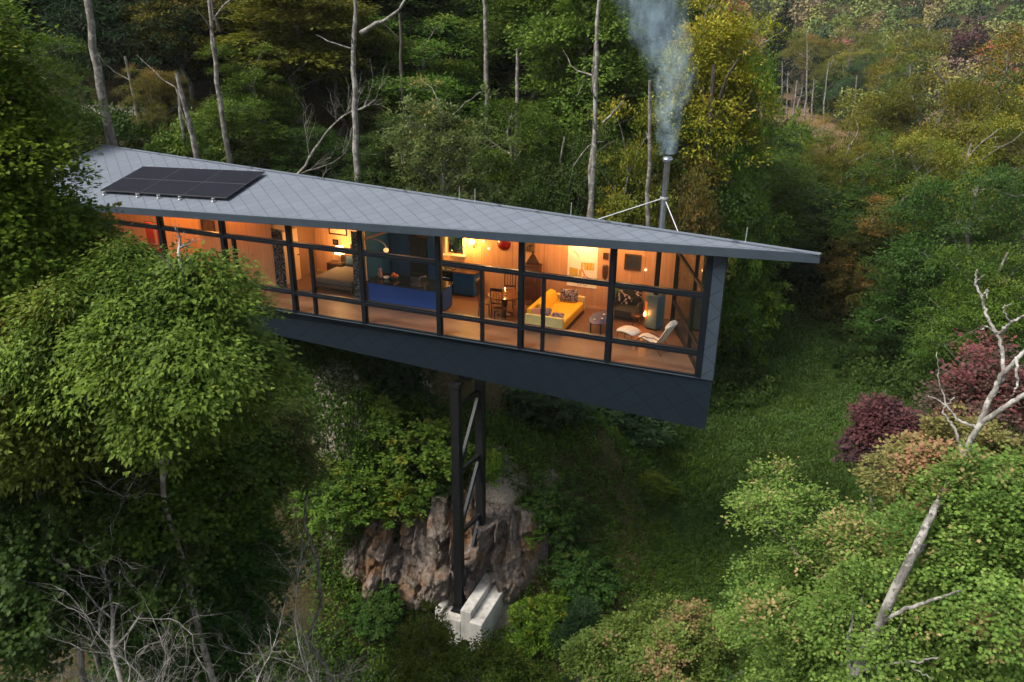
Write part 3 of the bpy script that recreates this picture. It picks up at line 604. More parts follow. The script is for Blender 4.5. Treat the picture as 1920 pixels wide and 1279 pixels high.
def cushion(u, v, z, rx, rz, sx, sz, label, mat=cushm, grp=None):
    m_ = MB(); n = 9; V = []
    for s in (-1, 1):
        for i in range(n):
            for j in range(n):
                a, b_ = i / (n - 1) * 2 - 1, j / (n - 1) * 2 - 1
                V.append((a * sx / 2, s * .09 * (max(0, 1 - a ** 4) * max(0, 1 - b_ ** 4)) ** .5, b_ * sz / 2))
    F = []
    for s in range(2):
        for i in range(n - 1):
            for j in range(n - 1):
                q = [s * n * n + i * n + j, s * n * n + (i + 1) * n + j, s * n * n + (i + 1) * n + j + 1, s * n * n + i * n + j + 1]
                F.append(tuple(q if s == 0 else q[::-1]))
    m_.v = V; m_.f = F; o = m_.build("cushion", mat, None, smooth=True); o.location = HW(u, v, z); o.rotation_euler = (rx, 0, -AZ + rz)
    tag(o, label, "cushion", grp); return o
cushion(-2.42, 3.72, .66, -.25, .15, .62, .44, "large black and grey patterned cushion leaning at the far end of the yellow sofa")
cushion(-2.72, 1.95, .60, -1.15, .1, .50, .32, "small dark patterned cushion lying at the near left of the yellow sofa")
cushion(-2.22, 1.85, .54, -1.25, 0, .42, .30, "dark patterned cushion lying flat on the near seat of the yellow sofa")
cushion(-2.95, 1.75, .60, -.6, .5, .34, .3, "small pinkish cushion behind the near armrest of the yellow sofa", plain("pink_cushion", (.5, .25, .15), .9))
# oval coffee table
t = thing("coffee_table", "blue glossy oval coffee table with black panel legs beside the yellow sofa", "coffee table", -.98, 2.6)
m_ = MB(); m_.lathe([(.98, .395), (1., .41), (1., .425), (.98, .43)], 40, (0, 0), .33, .68); m_.build("tabletop", plain("blue_glossy", (.05, .08, .20), .08, spec=.8), t, smooth=False)
for y in (-.42, .42):
    m_ = MB(); m_.box(-.2, -.17, y - .04, y + .04, 0, .394); m_.box(.14, .17, y - .04, y + .04, 0, .394); m_.box(-.17, .14, y - .03, y + .03, .33, .393); m_.build("leg", black_m, t)
for i, (x, y, lab) in enumerate(((-.1, -.3, "near left"), (.1, -.1, "middle"), (.05, .3, "far end"))):
    m_ = MB(); m_.lathe([(.0, .0), (.035, .0), (.04, .02), (.032, .022), (.0, .012)], 12); o = m_.build("candle_dish", plain("white_china", (.8, .8, .78), .3), None, smooth=True); o.location = HW(-.98 + x, 2.6 + y, .431); tag(o, "small white dish at the %s of the blue oval coffee table" % lab, "dish", "dishes on the coffee table")
# lounge chair and footstool
t = thing("lounge_chair", "white sheepskin lounge chair with a bent wood frame by the end window", "lounge chair", 1.12, 1.45, 0, -.35)
def slab_path(pts, wdt, th, y0=0.):
    m_ = MB(); n = len(pts); V = []
    for i, (x, z) in enumerate(pts):
        a = Vector(pts[max(i - 1, 0)]); b_ = Vector(pts[min(i + 1, n - 1)]); d = (b_ - a).normalized(); nx, nz = -d.y * th, d.x * th
        e = .75 if i in (0, n - 1) else 1
        for yy, k in ((-1, .25), (-.8, 1), (0, 1.05), (.8, 1), (1, .25)): V.append((x + nx * k * .5, yy * wdt / 2 * e, z + nz * k * .5))
        for yy, k in ((1, .0), (.8, -.6), (0, -.6), (-.8, -.6), (-1, .0)): V.append((x + nx * k * .5, yy * wdt / 2 * e, z + nz * k * .5))
    F = []
    for i in range(n - 1):
        for k in range(10): F.append((i * 10 + k, i * 10 + (k + 1) % 10, (i + 1) * 10 + (k + 1) % 10, (i + 1) * 10 + k))
    F.append(tuple(range(9, -1, -1))); F.append(tuple((n - 1) * 10 + k for k in range(10)))
    m_.v = V; m_.f = F; return m_
slab_path([(-.52, .36), (-.42, .42), (-.15, .36), (.08, .30), (.2, .36), (.34, .60), (.46, .82), (.56, 1.0), (.62, 1.06)], .50, .13).build("seat", white_fur, t, smooth=True, sub=2)
slab_path([(.40, .82), (.50, .92), (.58, 1.05), (.62, 1.08)], .46, .22).build("headrest", white_fur, t, smooth=True, sub=2)
for y in (-.29, .29):
    m_ = MB(); m_.tube([(-.50, y, .02), (-.46, y, .38), (-.38, y, .44), (-.1, y, .40), (.1, y, .33), (.22, y, .40), (.38, y, .66), (.56, y, .98)], .016, 8); m_.tube([(-.12, y, .50), (.1, y, .54), (.28, y, .50), (.34, y, .56)], .016, 8); m_.tube([(-.40, y, .40), (-.25, y, .52), (-.1, y, .50)], .014, 8); m_.tube([(.12, y, .34), (.42, y, .02)], .014, 8); m_.build("frame", bentw, t, smooth=True)
m_ = MB(); m_.tube([(-.48, -.29, .2), (-.48, .29, .2)], .012, 6); m_.tube([(.3, -.29, .15), (.3, .29, .15)], .012, 6); m_.build("stretcher", bentw, t)
t = thing("footstool", "white sheepskin footstool in front of the white lounge chair", "footstool", .18, 1.85, 0, -.35)
slab_path([(-.34, .33), (-.26, .40), (0, .44), (.24, .40), (.34, .33)], .56, .15).build("seat", white_fur, t, smooth=True, sub=2)
for y in (-.22, .22):
    m_ = MB(); m_.tube([(-.28, y, .0), (-.27, y, .33), (-.2, y, .37), (.2, y, .37), (.27, y, .33), (.28, y, 0)], .013, 8); m_.build("leg_frame", bentw, t, smooth=True)
# wood stove
t = thing("wood_stove", "tall blue grey wood stove with a glowing fire door against the end of the room", "stove", .62, 3.5, 0, -.2)
stm = plain("stove_blue", (.055, .12, .16), .35)
m_ = MB(); m_.prism([(-.25, -.16), (-.12, -.28), (.22, -.28), (.28, -.1), (.28, .24), (-.25, .24)], .06, 1.2); b_ = m_.build("body", stm, t, bevel=.02)
m_ = MB(); m_.prism([(-.22, -.14), (-.1, -.25), (.2, -.25), (.25, -.1), (.25, .22), (-.22, .22)], 0, .058); m_.build("base", black_m, t)
m_ = MB(); m_.hexa([(-.268, -.165, .35), (-.140, -.285, .35), (-.134, -.278, .35), (-.262, -.158, .35)], [(-.268, -.165, .95), (-.140, -.285, .95), (-.134, -.278, .95), (-.262, -.158, .95)])
m_.build("fire_door", plain("fire_glow", (.12, .02, .005), .2, emit=(1, .22, .03), estr=.25), t)
m_ = MB(); m_.lathe([(0, .42), (.035, .44), (.045, .5), (.02, .58), (0, .62)], 10, (-.215, -.235)); m_.build("flame", plain("flame", (1, .5, .1), .5, emit=(1, .45, .1), estr=12), t)
m_ = MB(); m_.lathe([(.085, 1.2), (.085, roofz(.66, 3.43) - .25)], 20, (.04, -.07)); m_.build("flue_pipe", black_m, t)
lamp_light("fire_light", .35, 3.05, .5, 6, (1, .3, .06))
# floral loveseat against the back wall
t = thing("armchair", "black armchair with a white floral back against the timber wall", "armchair", -.45, 4.08)
flr = pattern_mat("floral_cloth", (.012, .012, .014), (.55, .42, .38), 7., .60, detail=1.5)
softbox("seat", -.42, .42, -.42, .3, .12, .42, plain("charcoal", (.02, .022, .025), .8), t); softbox("backrest", -.44, .44, .18, .38, .3, 1.0, flr, t)
for x in (-.46, .46): softbox("armrest", x - .06, x + .06, -.42, .3, .1, .6, plain("charcoal", (.02, .022, .025), .8), t, .04)
for x in (-.36, .36):
    for y in (-.34, .28): m_ = MB(); m_.box(x - .025, x + .025, y - .025, y + .025, 0, .119); m_.build("foot", black_m, t)
t = thing("potted_palm", "small green potted palm standing behind the floral armchair", "plant", -.92, 4.25)
m_ = MB(); m_.lathe([(.10, 0), (.14, .3), (.13, .31), (.1, .29)], 16); m_.build("pot", plain("terracotta", (.3, .12, .06), .8), t)
m_ = MB(); R_ = random.Random(4)
for i in range(26):
    a = R_.uniform(0, 6.28); l = R_.uniform(.25, .5); h0 = R_.uniform(.7, 1.05)
    p = [Vector((0, 0, .3)), Vector((math.cos(a) * .05, math.sin(a) * .05, h0)), Vector((math.cos(a) * l * .6, math.sin(a) * l * .6, h0 + .18)), Vector((math.cos(a) * l, math.sin(a) * l, h0 + .05))]
    s = Vector((-math.sin(a), math.cos(a), 0)); k = len(m_.v)
    for q, wd in zip(p, (.004, .012, .022, .003)): m_.v += [tuple(q - s * wd), tuple(q + s * wd)]
    m_.f += [(k + 2 * j, k + 2 * j + 1, k + 2 * j + 3, k + 2 * j + 2) for j in range(3)]
m_.build("leaves", plain("palm_green", (.06, .13, .02), .5), t)
t = thing("stool", "low dark round-seat stool on the floor between the armchair and the stove", "stool", .02, 3.55)
m_ = MB(); m_.lathe([(.0, .30), (.17, .30), (.18, .33), (.17, .36), (.0, .365)], 18); m_.build("seat", dark_wood, t)
for k in range(3):
    m_ = MB(); a = k * 2.1; m_.tube([(.08 * math.cos(a), .08 * math.sin(a), .3), (.16 * math.cos(a), .16 * math.sin(a), 0)], .014, 6); m_.build("leg", dark_wood, t)
# things on the back wall
def framed(u0, u1, z0, z1, label, pic, frm_=black_m, fw=.045, name="picture", cat="picture", v=V0):
    t = thing(name, label, cat, (u0 + u1) / 2, v, z0); hw = (u1 - u0) / 2; h = z1 - z0
    m_ = MB(); m_.box(-hw, hw, -.04, -.002, 0, fw); m_.box(-hw, hw, -.04, -.002, h - fw, h); m_.box(-hw, -hw + fw, -.04, -.002, fw, h - fw); m_.box(hw - fw, hw, -.04, -.002, fw, h - fw); m_.build("frame", frm_, t)
    m_ = MB(); m_.box(-hw + fw, hw - fw, -.02, -.003, fw, h - fw); m_.build("canvas", pic, t); return t
framed(-.72, -.14, 1.60, 2.16, "square dark picture in a wide black frame above the floral armchair", plain("dark_canvas", (.02, .022, .026), .4), plain("frame_dark", (.05, .03, .02), .4), .07)
framed(-4.36, -4.03, 1.84, 2.3, "small picture in a black and gilt frame above the tall dark carved cabinet", pattern_mat("old_photo", (.03, .022, .015), (.2, .13, .06), 7), plain("gilt_frame", (.12, .08, .03), .4))
# poster with bold yellow lettering blocks
t = thing("wall_poster", "tall white poster with yellow block lettering on the timber wall behind the sofa", "poster", -2.22, V0, .79)
m_ = MB(); m_.box(-.545, .545, -.012, -.002, 0, 1.62); m_.build("sheet", plain("poster_paper", (.85, .80, .68), .7), t)
m_ = MB(); m_.box(-.56, .56, -.02, -.001, -.03, -.001); m_.build("hanging_rail", plain("rail_white", (.85, .78, .7), .5), t)
ltr = plain("letter_yellow", (.80, .50, .02), .6); blk = plain("letter_black", (.03, .025, .02), .6); org = plain("poster_orange", (.75, .16, .03), .6)
LET = {'H': "101101111101101", 'A': "111101111101101", 'R': "111101110101101", 'O': "111101101101111", 'L': "100100100100111", 'F': "111100110100100", 'P': "111101111100100"}
def word(s, x0, z0, cw, ch, slope):
    a = MB(); bmk = MB()
    for n_, c in enumerate(s):
        for k, bit in enumerate(LET[c]):
            if bit == '1':
                x = x0 + n_ * cw + (k % 3) * cw * .29; z = z0 + (4 - k // 3) * ch / 5 + slope * n_ * cw
                a.box(x, x + cw * .29, -.0165, -.014, z, z + ch / 5); bmk.box(x - .008, x + cw * .29 + .008, -.0138, -.0122, z - .008, z + ch / 5 + .008)
    bmk.build("lettering_outline", blk, t); a.build("lettering", ltr, t)
word("HARLA", -.46, .36, .088, .28, -.12); word("FOOO", -.04, .62, .12, .24, .05)
m_ = MB()
for (x0, z0, x1, z1, wd) in ((.0, .62, .10, .42, .04), (.10, .42, .02, .25, .03), (.05, .45, .25, .32, .025), (.0, .3, .12, .2, .03), (.12, .2, .0, .12, .025), (.02, .6, -.06, .5, .03), (-.14, .2, .16, .15, .02)):
    m_.bar((x0, -.0145, z0), (x1, -.0145, z1), .004, wd)
m_.build("figure", org, t)
m_ = MB()
for cx in (-.08, .14): m_.tube([(cx + .085 * math.cos(a), -.0145, .12 + .085 * math.sin(a)) for a in np.linspace(0, 6.283, 20)], .007, 4)
for i in range(5): m_.bar((-.36 + i * .05, -.0145, 1.25 - i * .04), (-.22 + i * .03, -.0145, 1.22 - i * .05), .003, .008)
m_.build("drawing", blk, t)
t = thing("wall_ornament", "narrow dark carved mask hanging right of the white poster", "ornament", -1.38, V0, 1.13)
m_ = MB(); m_.lathe([(.01, 0), (.09, .1), (.11, .3), (.10, .5), (.06, .56)], 14, (0, -.03), 1, .3); m_.build("mask", dark_wood, t, smooth=True)
t = thing("wall_ornament", "small dark plaque hanging above the carved mask right of the poster", "ornament", -1.39, V0, 1.87)
m_ = MB(); m_.box(-.1, .1, -.03, -.002, 0, .24); m_.build("plaque", dark_wood, t, bevel=.01)
t = thing("wall_disc", "round dark red disc hanging high on the timber wall by the kitchen", "wall disc", -5.21, V0, 1.77)
m_ = MB(); n = 28; m_.add([(.27 * math.cos(6.2832 * k / n), -.002, .27 + .27 * math.sin(6.2832 * k / n)) for k in range(n)] + [(.25 * math.cos(6.2832 * k / n), -.06, .27 + .25 * math.sin(6.2832 * k / n)) for k in range(n)] + [(0, -.09, .27)], [(k, (k + 1) % n, n + (k + 1) % n, n + k) for k in range(n)] + [(n + k, n + (k + 1) % n, 2 * n) for k in range(n)]); m_.build("disc", plain("red_lacquer", (.16, .004, .006), .3), t, smooth=True)
# tall carved cabinet
t = thing("carved_cabinet", "tall dark carved gothic cabinet with a pointed finial against the timber wall", "cabinet", -4.0, 4.28)
m_ = MB(); m_.box(-.27, .27, -.2, .22, 0, 1.45); m_.build("carcass", dark_wood, t, bevel=.01)
m_ = MB(); m_.box(-.24, .24, -.218, -.202, .1, .75); m_.box(-.24, .24, -.218, -.202, .8, 1.38); m_.build("door", plain("carved_red", (.10, .03, .015), .45, var=.4, nscale=18), t, bevel=.01)
m_ = MB(); m_.hexa([(-.27, -.02, 1.452), (.27, -.02, 1.452), (.27, .03, 1.452), (-.27, .03, 1.452)], [(-.06, -.02, 1.80), (.06, -.02, 1.80), (.06, .03, 1.80), (-.06, .03, 1.80)]); m_.lathe([(.01, 1.80), (.05, 1.84), (.03, 1.88), (.06, 1.93), (.01, 2.0)], 10, (0, .0)); m_.box(-.29, .29, -.22, .23, 1.40, 1.448); m_.build("crest", dark_wood, t)
# dining table, chairs, oil lamp
t = thing("dining_table", "round dark wood dining table with a lit oil lamp on it", "dining table", -4.42, 2.7)
m_ = MB(); m_.lathe([(.58, .70), (.60, .715), (.60, .745), (.58, .75)], 36); m_.build("tabletop", plain("table_wood", (.11, .042, .018), .22, var=.25), t)
m_ = MB(); m_.lathe([(.30, 0), (.28, .04), (.07, .1), (.06, .3), (.10, .42), (.07, .6), (.2, .70)], 20); m_.build("pedestal", dark_wood, t, smooth=True)
def dining_chair(u, v, rz, label):
    t = thing("dining_chair", label, "chair", u, v, 0, rz, "dark chairs round the dining table")
    m_ = MB(); m_.box(-.21, .21, -.2, .2, .43, .47); m_.build("seat", dark_wood, t, bevel=.012)
    for x in (-.18, .18):
        for y in (-.17, .17):
            m_ = MB(); m_.bar((x, y, .429), (x * 1.1, y * 1.12, 0), .035, .035); m_.build("leg", dark_wood, t)
    m_ = MB(); [m_.bar((x, .18, .471), (x * 1.05, .27, 1.25), .035, .03) for x in (-.19, .19)]; m_.bar((-.2, .265, 1.22), (.2, .265, 1.22), .03, .11); m_.bar((-.18, .21, .72), (.18, .21, .72), .02, .06)
    [m_.bar((x, .21, .74), (x, .26, 1.18), .02, .035) for x in (-.09, 0, .09)]; m_.build("backrest", dark_wood, t, bevel=.005)
dining_chair(-5.05, 2.45, math.radians(100), "tall backed dark chair left of the round dining table")
dining_chair(-4.6, 3.5, math.radians(10), "dark chair behind the round dining table facing the glass")
dining_chair(-3.72, 3.0, math.radians(-70), "dark chair right of the round dining table near the carved cabinet")
dining_chair(-4.35, 1.95, math.radians(185), "dark chair on the glass side of the round dining table")
t = thing("oil_lamp", "small lit glass oil lamp in the middle of the dining table", "lamp", -4.40, 2.66, .75)
m_ = MB(); m_.lathe([(.05, 0), (.055, .01), (.02, .03), (.05, .08), (.045, .12), (.02, .14)], 14); m_.build("font", brass, t, smooth=True)
m_ = MB(); m_.lathe([(.022, .14), (.035, .19), (.02, .25), (.017, .32)], 14); m_.build("chimney", glass, t, smooth=True)
m_ = MB(); m_.lathe([(.002, .16), (.012, .18), (.003, .21)], 8); m_.build("flame", plain("flame", (1, .5, .1), .5), t)
lamp_light("oil_lamp_light", -4.40, 2.66, .96, 3, (1, .55, .2), .02)
# kitchen
t = thing("kitchen_island", "cobalt blue kitchen island with a glossy black top", "kitchen island", -7.86, 2.2)
cobalt = plain("cobalt_blue", (.0015, .058, .30), .35, var=.08, nscale=1.5)
m_ = MB(); m_.box(-1.40, 1.40, -.50, .52, .06, .865); m_.build("carcass", cobalt, t, bevel=.004)
m_ = MB(); m_.box(-1.36, 1.36, -.46, .48, 0, .058); m_.build("toe_kick", black_m, t)
m_ = MB(); m_.box(-1.46, 1.46, -.56, .62, .868, .90); m_.build("worktop", plain("black_granite", (.006, .006, .007), .06, spec=.6), t, bevel=.003)
m_ = MB(); m_.box(.15, .72, -.25, .15, .901, .905); m_.build("sink_rim", steel, t)
m_ = MB(); m_.tube([(.58, -.36, .90), (.58, -.36, 1.17), (.60, -.33, 1.23), (.66, -.26, 1.26), (.73, -.19, 1.24), (.75, -.17, 1.19)], .019, 10); m_.lathe([(.028, .9), (.028, .94)], 12, (.58, -.36)); m_.bar((.58, -.36, 1.02), (.50, -.38, 1.05), .015, .015); m_.build("faucet", steel, t, smooth=True)
m_ = MB(); m_.tube([(.80, -.36, .90), (.80, -.36, 1.08), (.82, -.33, 1.1)], .01, 8); m_.build("filter_tap", steel, t)
t = thing("fruit_bowl", "dark bowl of orange and red fruit on the black island top", "fruit bowl", -8.55, 2.3, .90)
m_ = MB(); m_.lathe([(.07, 0), (.15, .05), (.19, .10), (.17, .10), (.06, .02)], 20); m_.build("bowl", plain("dark_bowl", (.02, .03, .05), .3), t, smooth=True)
for i, (x, y, z, c) in enumerate(((-.07, 0, .12, 0), (.06, -.04, .12, 1), (0, .07, .12, 1), (.0, 0, .19, 0), (.09, .05, .13, 0))):
    m_ = MB(); m_.lathe([(0, -.05), (.035, -.037), (.052, 0), (.037, .037), (0, .05)], 12); o = m_.build("fruit", (plain("orange_fruit", (.75, .20, .02), .5), plain("red_fruit", (.5, .03, .02), .4))[c], t, smooth=True, sub=1); o.location = (x, y, z)
t = thing("flower_pot", "pinkish vase with a small grey bowl at the left of the black island top", "vase", -9.05, 2.2, .90)
m_ = MB(); m_.lathe([(.05, 0), (.08, .08), (.07, .2), (.04, .28), (.07, .34)], 16); m_.build("vase", plain("pink_vase", (.35, .16, .15), .4), t, smooth=True)
m_ = MB(); m_.lathe([(.06, 0), (.10, .05), (.11, .08), (.09, .07)], 16, (.25, .0)); m_.build("bowl", plain("white_china", (.8, .8, .78), .3), t, smooth=True)
t = thing("tall_cupboards", "deep blue floor to ceiling kitchen cupboards behind the island", "cupboards", -8.65, 4.15)
m_ = MB(); m_.box(-.90, -.10, -.30, .34, .05, 2.55); m_.build("cupboard", blue_p, t, bevel=.004)
m_ = MB(); m_.box(.66, .95, -.30, .34, .05, 2.45); m_.build("cupboard", blue_p, t, bevel=.004)
for x0, x1 in ((-.88, -.51), (-.49, -.12)):
    m_ = MB(); m_.box(x0, x1, -.318, -.302, .1, 2.5); d_ = m_.build("door", blue_p, t, bevel=.003)
    m_ = MB(); m_.box(x1 - .05, x1 - .035, -.345, -.319, .95, 1.25); m_.build("handle", steel, d_)
t = thing("refrigerator", "tall glossy black refrigerator between the blue kitchen cupboards", "refrigerator", -8.36, 4.15)
m_ = MB(); m_.box(-.37, .35, -.33, .34, .04, 2.1); m_.build("body", plain("fridge_black", (.006, .006, .008), .12), t, bevel=.01)
m_ = MB(); m_.box(-.36, .34, -.355, -.333, .75, 2.08); m_.box(-.36, .34, -.355, -.333, .06, .73); m_.build("door", plain("fridge_black", (.006, .006, .008), .12), t, bevel=.008)
m_ = MB(); m_.tube([(.28, -.39, .85), (.28, -.39, 1.6)], .012, 8); m_.build("handle", black_m, t)
t = thing("base_cabinet", "blue kitchen base cabinets with a dark worktop under the lit window", "kitchen cabinet", -6.7, 4.2)
m_ = MB(); m_.box(-.30, .55, -.28, .29, .06, .89); m_.build("carcass", blue_p, t, bevel=.004)
for x0, x1 in ((-.29, .12), (.13, .54)):
    m_ = MB(); m_.box(x0, x1, -.298, -.282, .08, .87); d_ = m_.build("door", blue_p, t, bevel=.003)
    m_ = MB(); m_.box(x0 + .12, x1 - .12, -.322, -.299, .80, .815); m_.build("handle", steel, d_)
m_ = MB(); m_.box(-.30, .60, -.32, .30, .893, .93); m_.build("worktop", plain("dark_wood_top", (.04, .02, .012), .25), t, bevel=.003)
m_ = MB(); m_.box(-.24, .6, .24, .30, .932, 1.05); m_.build("backsplash", dark_wood, t)
t = thing("cooking_range", "black oven range with a row of knobs beside the blue cabinets", "stove", -7.36, 4.18)
m_ = MB(); m_.box(-.33, .34, -.28, .30, .05, .91); m_.build("body", black_m, t, bevel=.006)
m_ = MB(); m_.box(-.28, .29, -.30, -.282, .15, .68); d_ = m_.build("oven_door", plain("fridge_black", (.006, .006, .008), .12), t, bevel=.005)
m_ = MB(); m_.tube([(-.24, -.33, .66), (.25, -.33, .66)], .012, 8); m_.build("handle", steel, d_)
for k in range(5):
    m_ = MB(); m_.tube([(-.24 + k * .12, -.282, .80), (-.24 + k * .12, -.315, .80)], .024, 12); m_.build("knob", steel, t)
m_ = MB()
for x in (-.16, .17):
    for y in (-.13, .13): m_.tube([(x + .09 * math.cos(a), y + .09 * math.sin(a), .925) for a in np.linspace(0, 6.283, 13)], .008, 5); m_.bar((x - .11, y, .93), (x + .11, y, .93), .012, .012); m_.bar((x, y - .11, .931), (x, y + .11, .931), .012, .012)
m_.build("grate", steel, t)
t = thing("lantern", "glowing yellow glass lantern on the counter left of the kitchen window", "lantern", -7.72, 4.2, .92)
m_ = MB(); m_.box(-.12, .12, -.12, .12, 0, .02); m_.build("base", brass, t)
m_ = MB(); m_.lathe([(.08, .022), (.09, .1), (.09, .24), (.07, .3)], 16); m_.build("shade", plain("amber_glass", (.9, .55, .12), .4, emit=(1, .50, .08), estr=3.5), t, smooth=True)
t = thing("wall_lamp", "glowing yellow sconce on the timber wall right of the kitchen window", "wall lamp", -6.43, V0, 1.78)
m_ = MB(); m_.box(-.03, .03, -.06, -.002, .0, .2); m_.build("bracket", brass, t)
m_ = MB(); m_.lathe([(.03, .10), (.08, .14), (.09, .22), (.05, .29)], 16, (0, -.12)); m_.build("shade", plain("sconce_glass", (.9, .7, .4), .4, emit=(1, .62, .22), estr=8), t, smooth=True)
lamp_light("wall_lamp_light", -6.5, 4.22, 2.0, 42, (1, .55, .14), .08)
lamp_light("lantern_light", -7.72, 3.95, 1.25, 12, (1, .55, .14), .08)
for i, (u, z, wd) in enumerate(((-6.01, 2.03, "upper left"), (-5.80, 1.78, "lower right"), (.03, 1.67, "right hand"))):  # the third is a light switch, given an added glowing bulb
    t = thing("wall_light_or_switch", ("tiny bright %s spot light on the timber wall by the red disc" % wd) if i < 2 else "light switch built as a tiny glowing bulb on the timber wall right of the square dark picture", "spot light", u, V0, z)
    m_ = MB(); m_.lathe([(.004, -.02), (.02, -.01), (.022, .01), (.004, .02)], 10, (0, -.04)); m_.build("bulb", plain("spot_bulb", (1, .7, .5), .5, emit=(1, .6, .3), estr=10), t, smooth=True)
    m_ = MB(); m_.box(-.01, .01, -.04, -.002, -.008, .008); m_.build("arm", black_m, t)
t = thing("arm_lamp", "pale swing arm lamp with a globe shade in front of the blue cupboards", "lamp", -9.56, 2.6, 1.95)
m_ = MB(); m_.tube([(.0, 0, .2), (.12, 0, .24), (.45, -.1, .2), (.66, -.2, .12), (.68, -.2, .02)], .02, 8); m_.build("arm", plain("pale_arm", (.6, .45, .4), .4), t, smooth=True)
m_ = MB(); m_.lathe([(.01, -.14), (.07, -.12), (.10, -.05), (.07, .01), (.02, .03)], 16, (.68, -.2)); m_.build("shade", plain("cream_shade", (.6, .5, .3), .3, emit=(1, .55, .2), estr=.5), t, smooth=True)
bmx = MB(); bmx.bar((-9.55, 2.1, 2.30), (-8.45, 2.1, 2.72), .35, .06); bmx.build("wood_beam", wood_mat("beam_wood", (.45, .2, .08), (.6, .3, .13), (1, 9, 9)), house)
# bedroom
t = thing("bed", "low bed with a grey cover seen through the left glass bay", "bed", -11.35, 3.35, 0, 0)
gcv = plain("bed_cover", (.13, .11, .095), .9, var=.12, nscale=3)
m_ = MB(); m_.box(-.80, .95, -.95, 1.12, .14, .28); m_.build("bed_frame", dark_wood, t, bevel=.02)
softbox("mattress", -.78, .93, -.93, .98, .285, .50, gcv, t, .07)
for x in (-.7, .85):
    for y in (-.85, 1.0): m_ = MB(); m_.box(x - .04, x + .04, y - .04, y + .04, 0, .138); m_.build("foot", dark_wood, t)
softbox("headboard", -.80, .95, 1.02, 1.12, .14, .85, dark_wood, t, .02)
cushion(-11.55, 4.2, .70, -.3, 0, .55, .38, "blue pillow at the head of the grey bed", plain("blue_pillow", (.03, .07, .12), .9))
cushion(-10.95, 4.2, .70, -.3, 0, .55, .38, "patterned pillow at the head of the grey bed", pattern_mat("pillow_print", (.06, .035, .02), (.35, .22, .1), 9))
t = thing("bedside_lamp", "bright table lamp with a glowing drum shade beside the bed", "lamp", -12.0, 4.1, .62)
m_ = MB(); m_.lathe([(.08, 0), (.08, .02), (.02, .05), (.04, .2), (.02, .42)], 14); m_.build("base", brass, t, smooth=True)
m_ = MB(); m_.lathe([(.20, .38), (.15, .66)], 24); o = m_.build("lamp_shade", plain("lit_shade", (.9, .8, .6), .8, emit=(1, .58, .22), estr=7), t, smooth=True)
lamp_light("bedside_lamp_light", -12.0, 3.8, 1.55, 26, (1, .52, .18), .12)
t = thing("nightstand", "small dark nightstand under the glowing bedside lamp", "nightstand", -12.35, 4.15)
m_ = MB(); m_.box(-.2, .5, -.2, .25, .1, .60); m_.build("carcass", dark_wood, t, bevel=.01); m_ = MB(); m_.box(-.17, .47, -.215, -.202, .35, .57); m_.build("drawer", dark_wood, t); 
for x in (-.19, .45):
    for y in (-.19, .2): m_ = MB(); m_.box(x, x + .04, y, y + .04, 0, .1); m_.build("foot", dark_wood, t)
framed(-12.7, -11.87, 1.62, 2.1, "wide pale framed picture high on the bedroom wall", plain("pale_print", (.6, .42, .25), .6))
framed(-11.75, -11.5, 1.05, 1.3, "small framed picture right of the bedside lamp", plain("small_print", (.6, .22, .06), .6))
framed(-12.55, -12.3, 1.20, 1.42, "small dark framed picture left of the bedside lamp", plain("dark_canvas", (.02, .022, .026), .4))
def curtain(u0, u1, v, z1, mat, label, n=60, du=0.):
    m_ = MB(); t = thing("curtain", label, "curtain", u0, v, .02)
    for i in range(n + 1):
        x = (u1 - u0) * i / n; y = .035 * math.sin(i * .9) + du * i / n
        for z in (0, z1): m_.v += [(x, y, z), (x, y + .006, z)]
    for i in range(n):
        k = i * 4; m_.f += [(k, k + 4, k + 6, k + 2), (k + 1, k + 3, k + 7, k + 5)]
    m_.build("cloth", mat, t, smooth=True); m_ = MB(); m_.tube([(-.05, .0, z1 + .02), (u1 - u0 + .05, du, z1 + .02)], .012, 6); m_.build("curtain_rod", black_m, t)
ctm = pattern_mat("damask_curtain", (.02, .02, .025), (.30, .29, .30), 14, .52)
curtain(-13.3, -12.75, 1.75, 2.35, ctm, "black and white patterned curtain at the left side of the bedroom", du=-.1)
curtain(-10.1, -9.75, 2.08, 2.5, pattern_mat("blue_print_curtain", (.03, .05, .08), (.35, .40, .38), 14, .5), "narrow blue and white patterned curtain by the kitchen partition")
framed(-16.75, -16.1, 1.75, 2.35, "dark square grille framed on the timber wall left of the bedroom", pattern_mat("cane_weave", (.08, .03, .012), (.2, .09, .03), 30), plain("frame_dark", (.05, .03, .02), .4), .05, "wall_panel", "wall panel", 1.998)
lamp_light("bathroom_ceiling_light", -18.6, 1.5, 2.5, 55, (1, .40, .07), .1)
lamp_light("left_room_light", -22.0, 1.6, 2.2, 35, (1, .40, .07), .1)
for u, (a, b_) in zip((-19.0, -18.45), (("left", .0), ("right", .1))):
    t = thing("towel", "dark red towel hanging in the lit bathroom at the far left, the %s one" % a, "towel", u, 1.6, 1.0)
    m_ = MB(); m_.box(-.2, .2, -.03, .0, .0, 1.1); m_.build("cloth", plain("red_towel", (.35, .012, .01), .95, bumpy=.4), t, bevel=.01); m_ = MB(); m_.tube([(-.25, -.015, 1.12), (.25, -.015, 1.12)], .012, 6); m_.build("towel_bar", black_m, t)
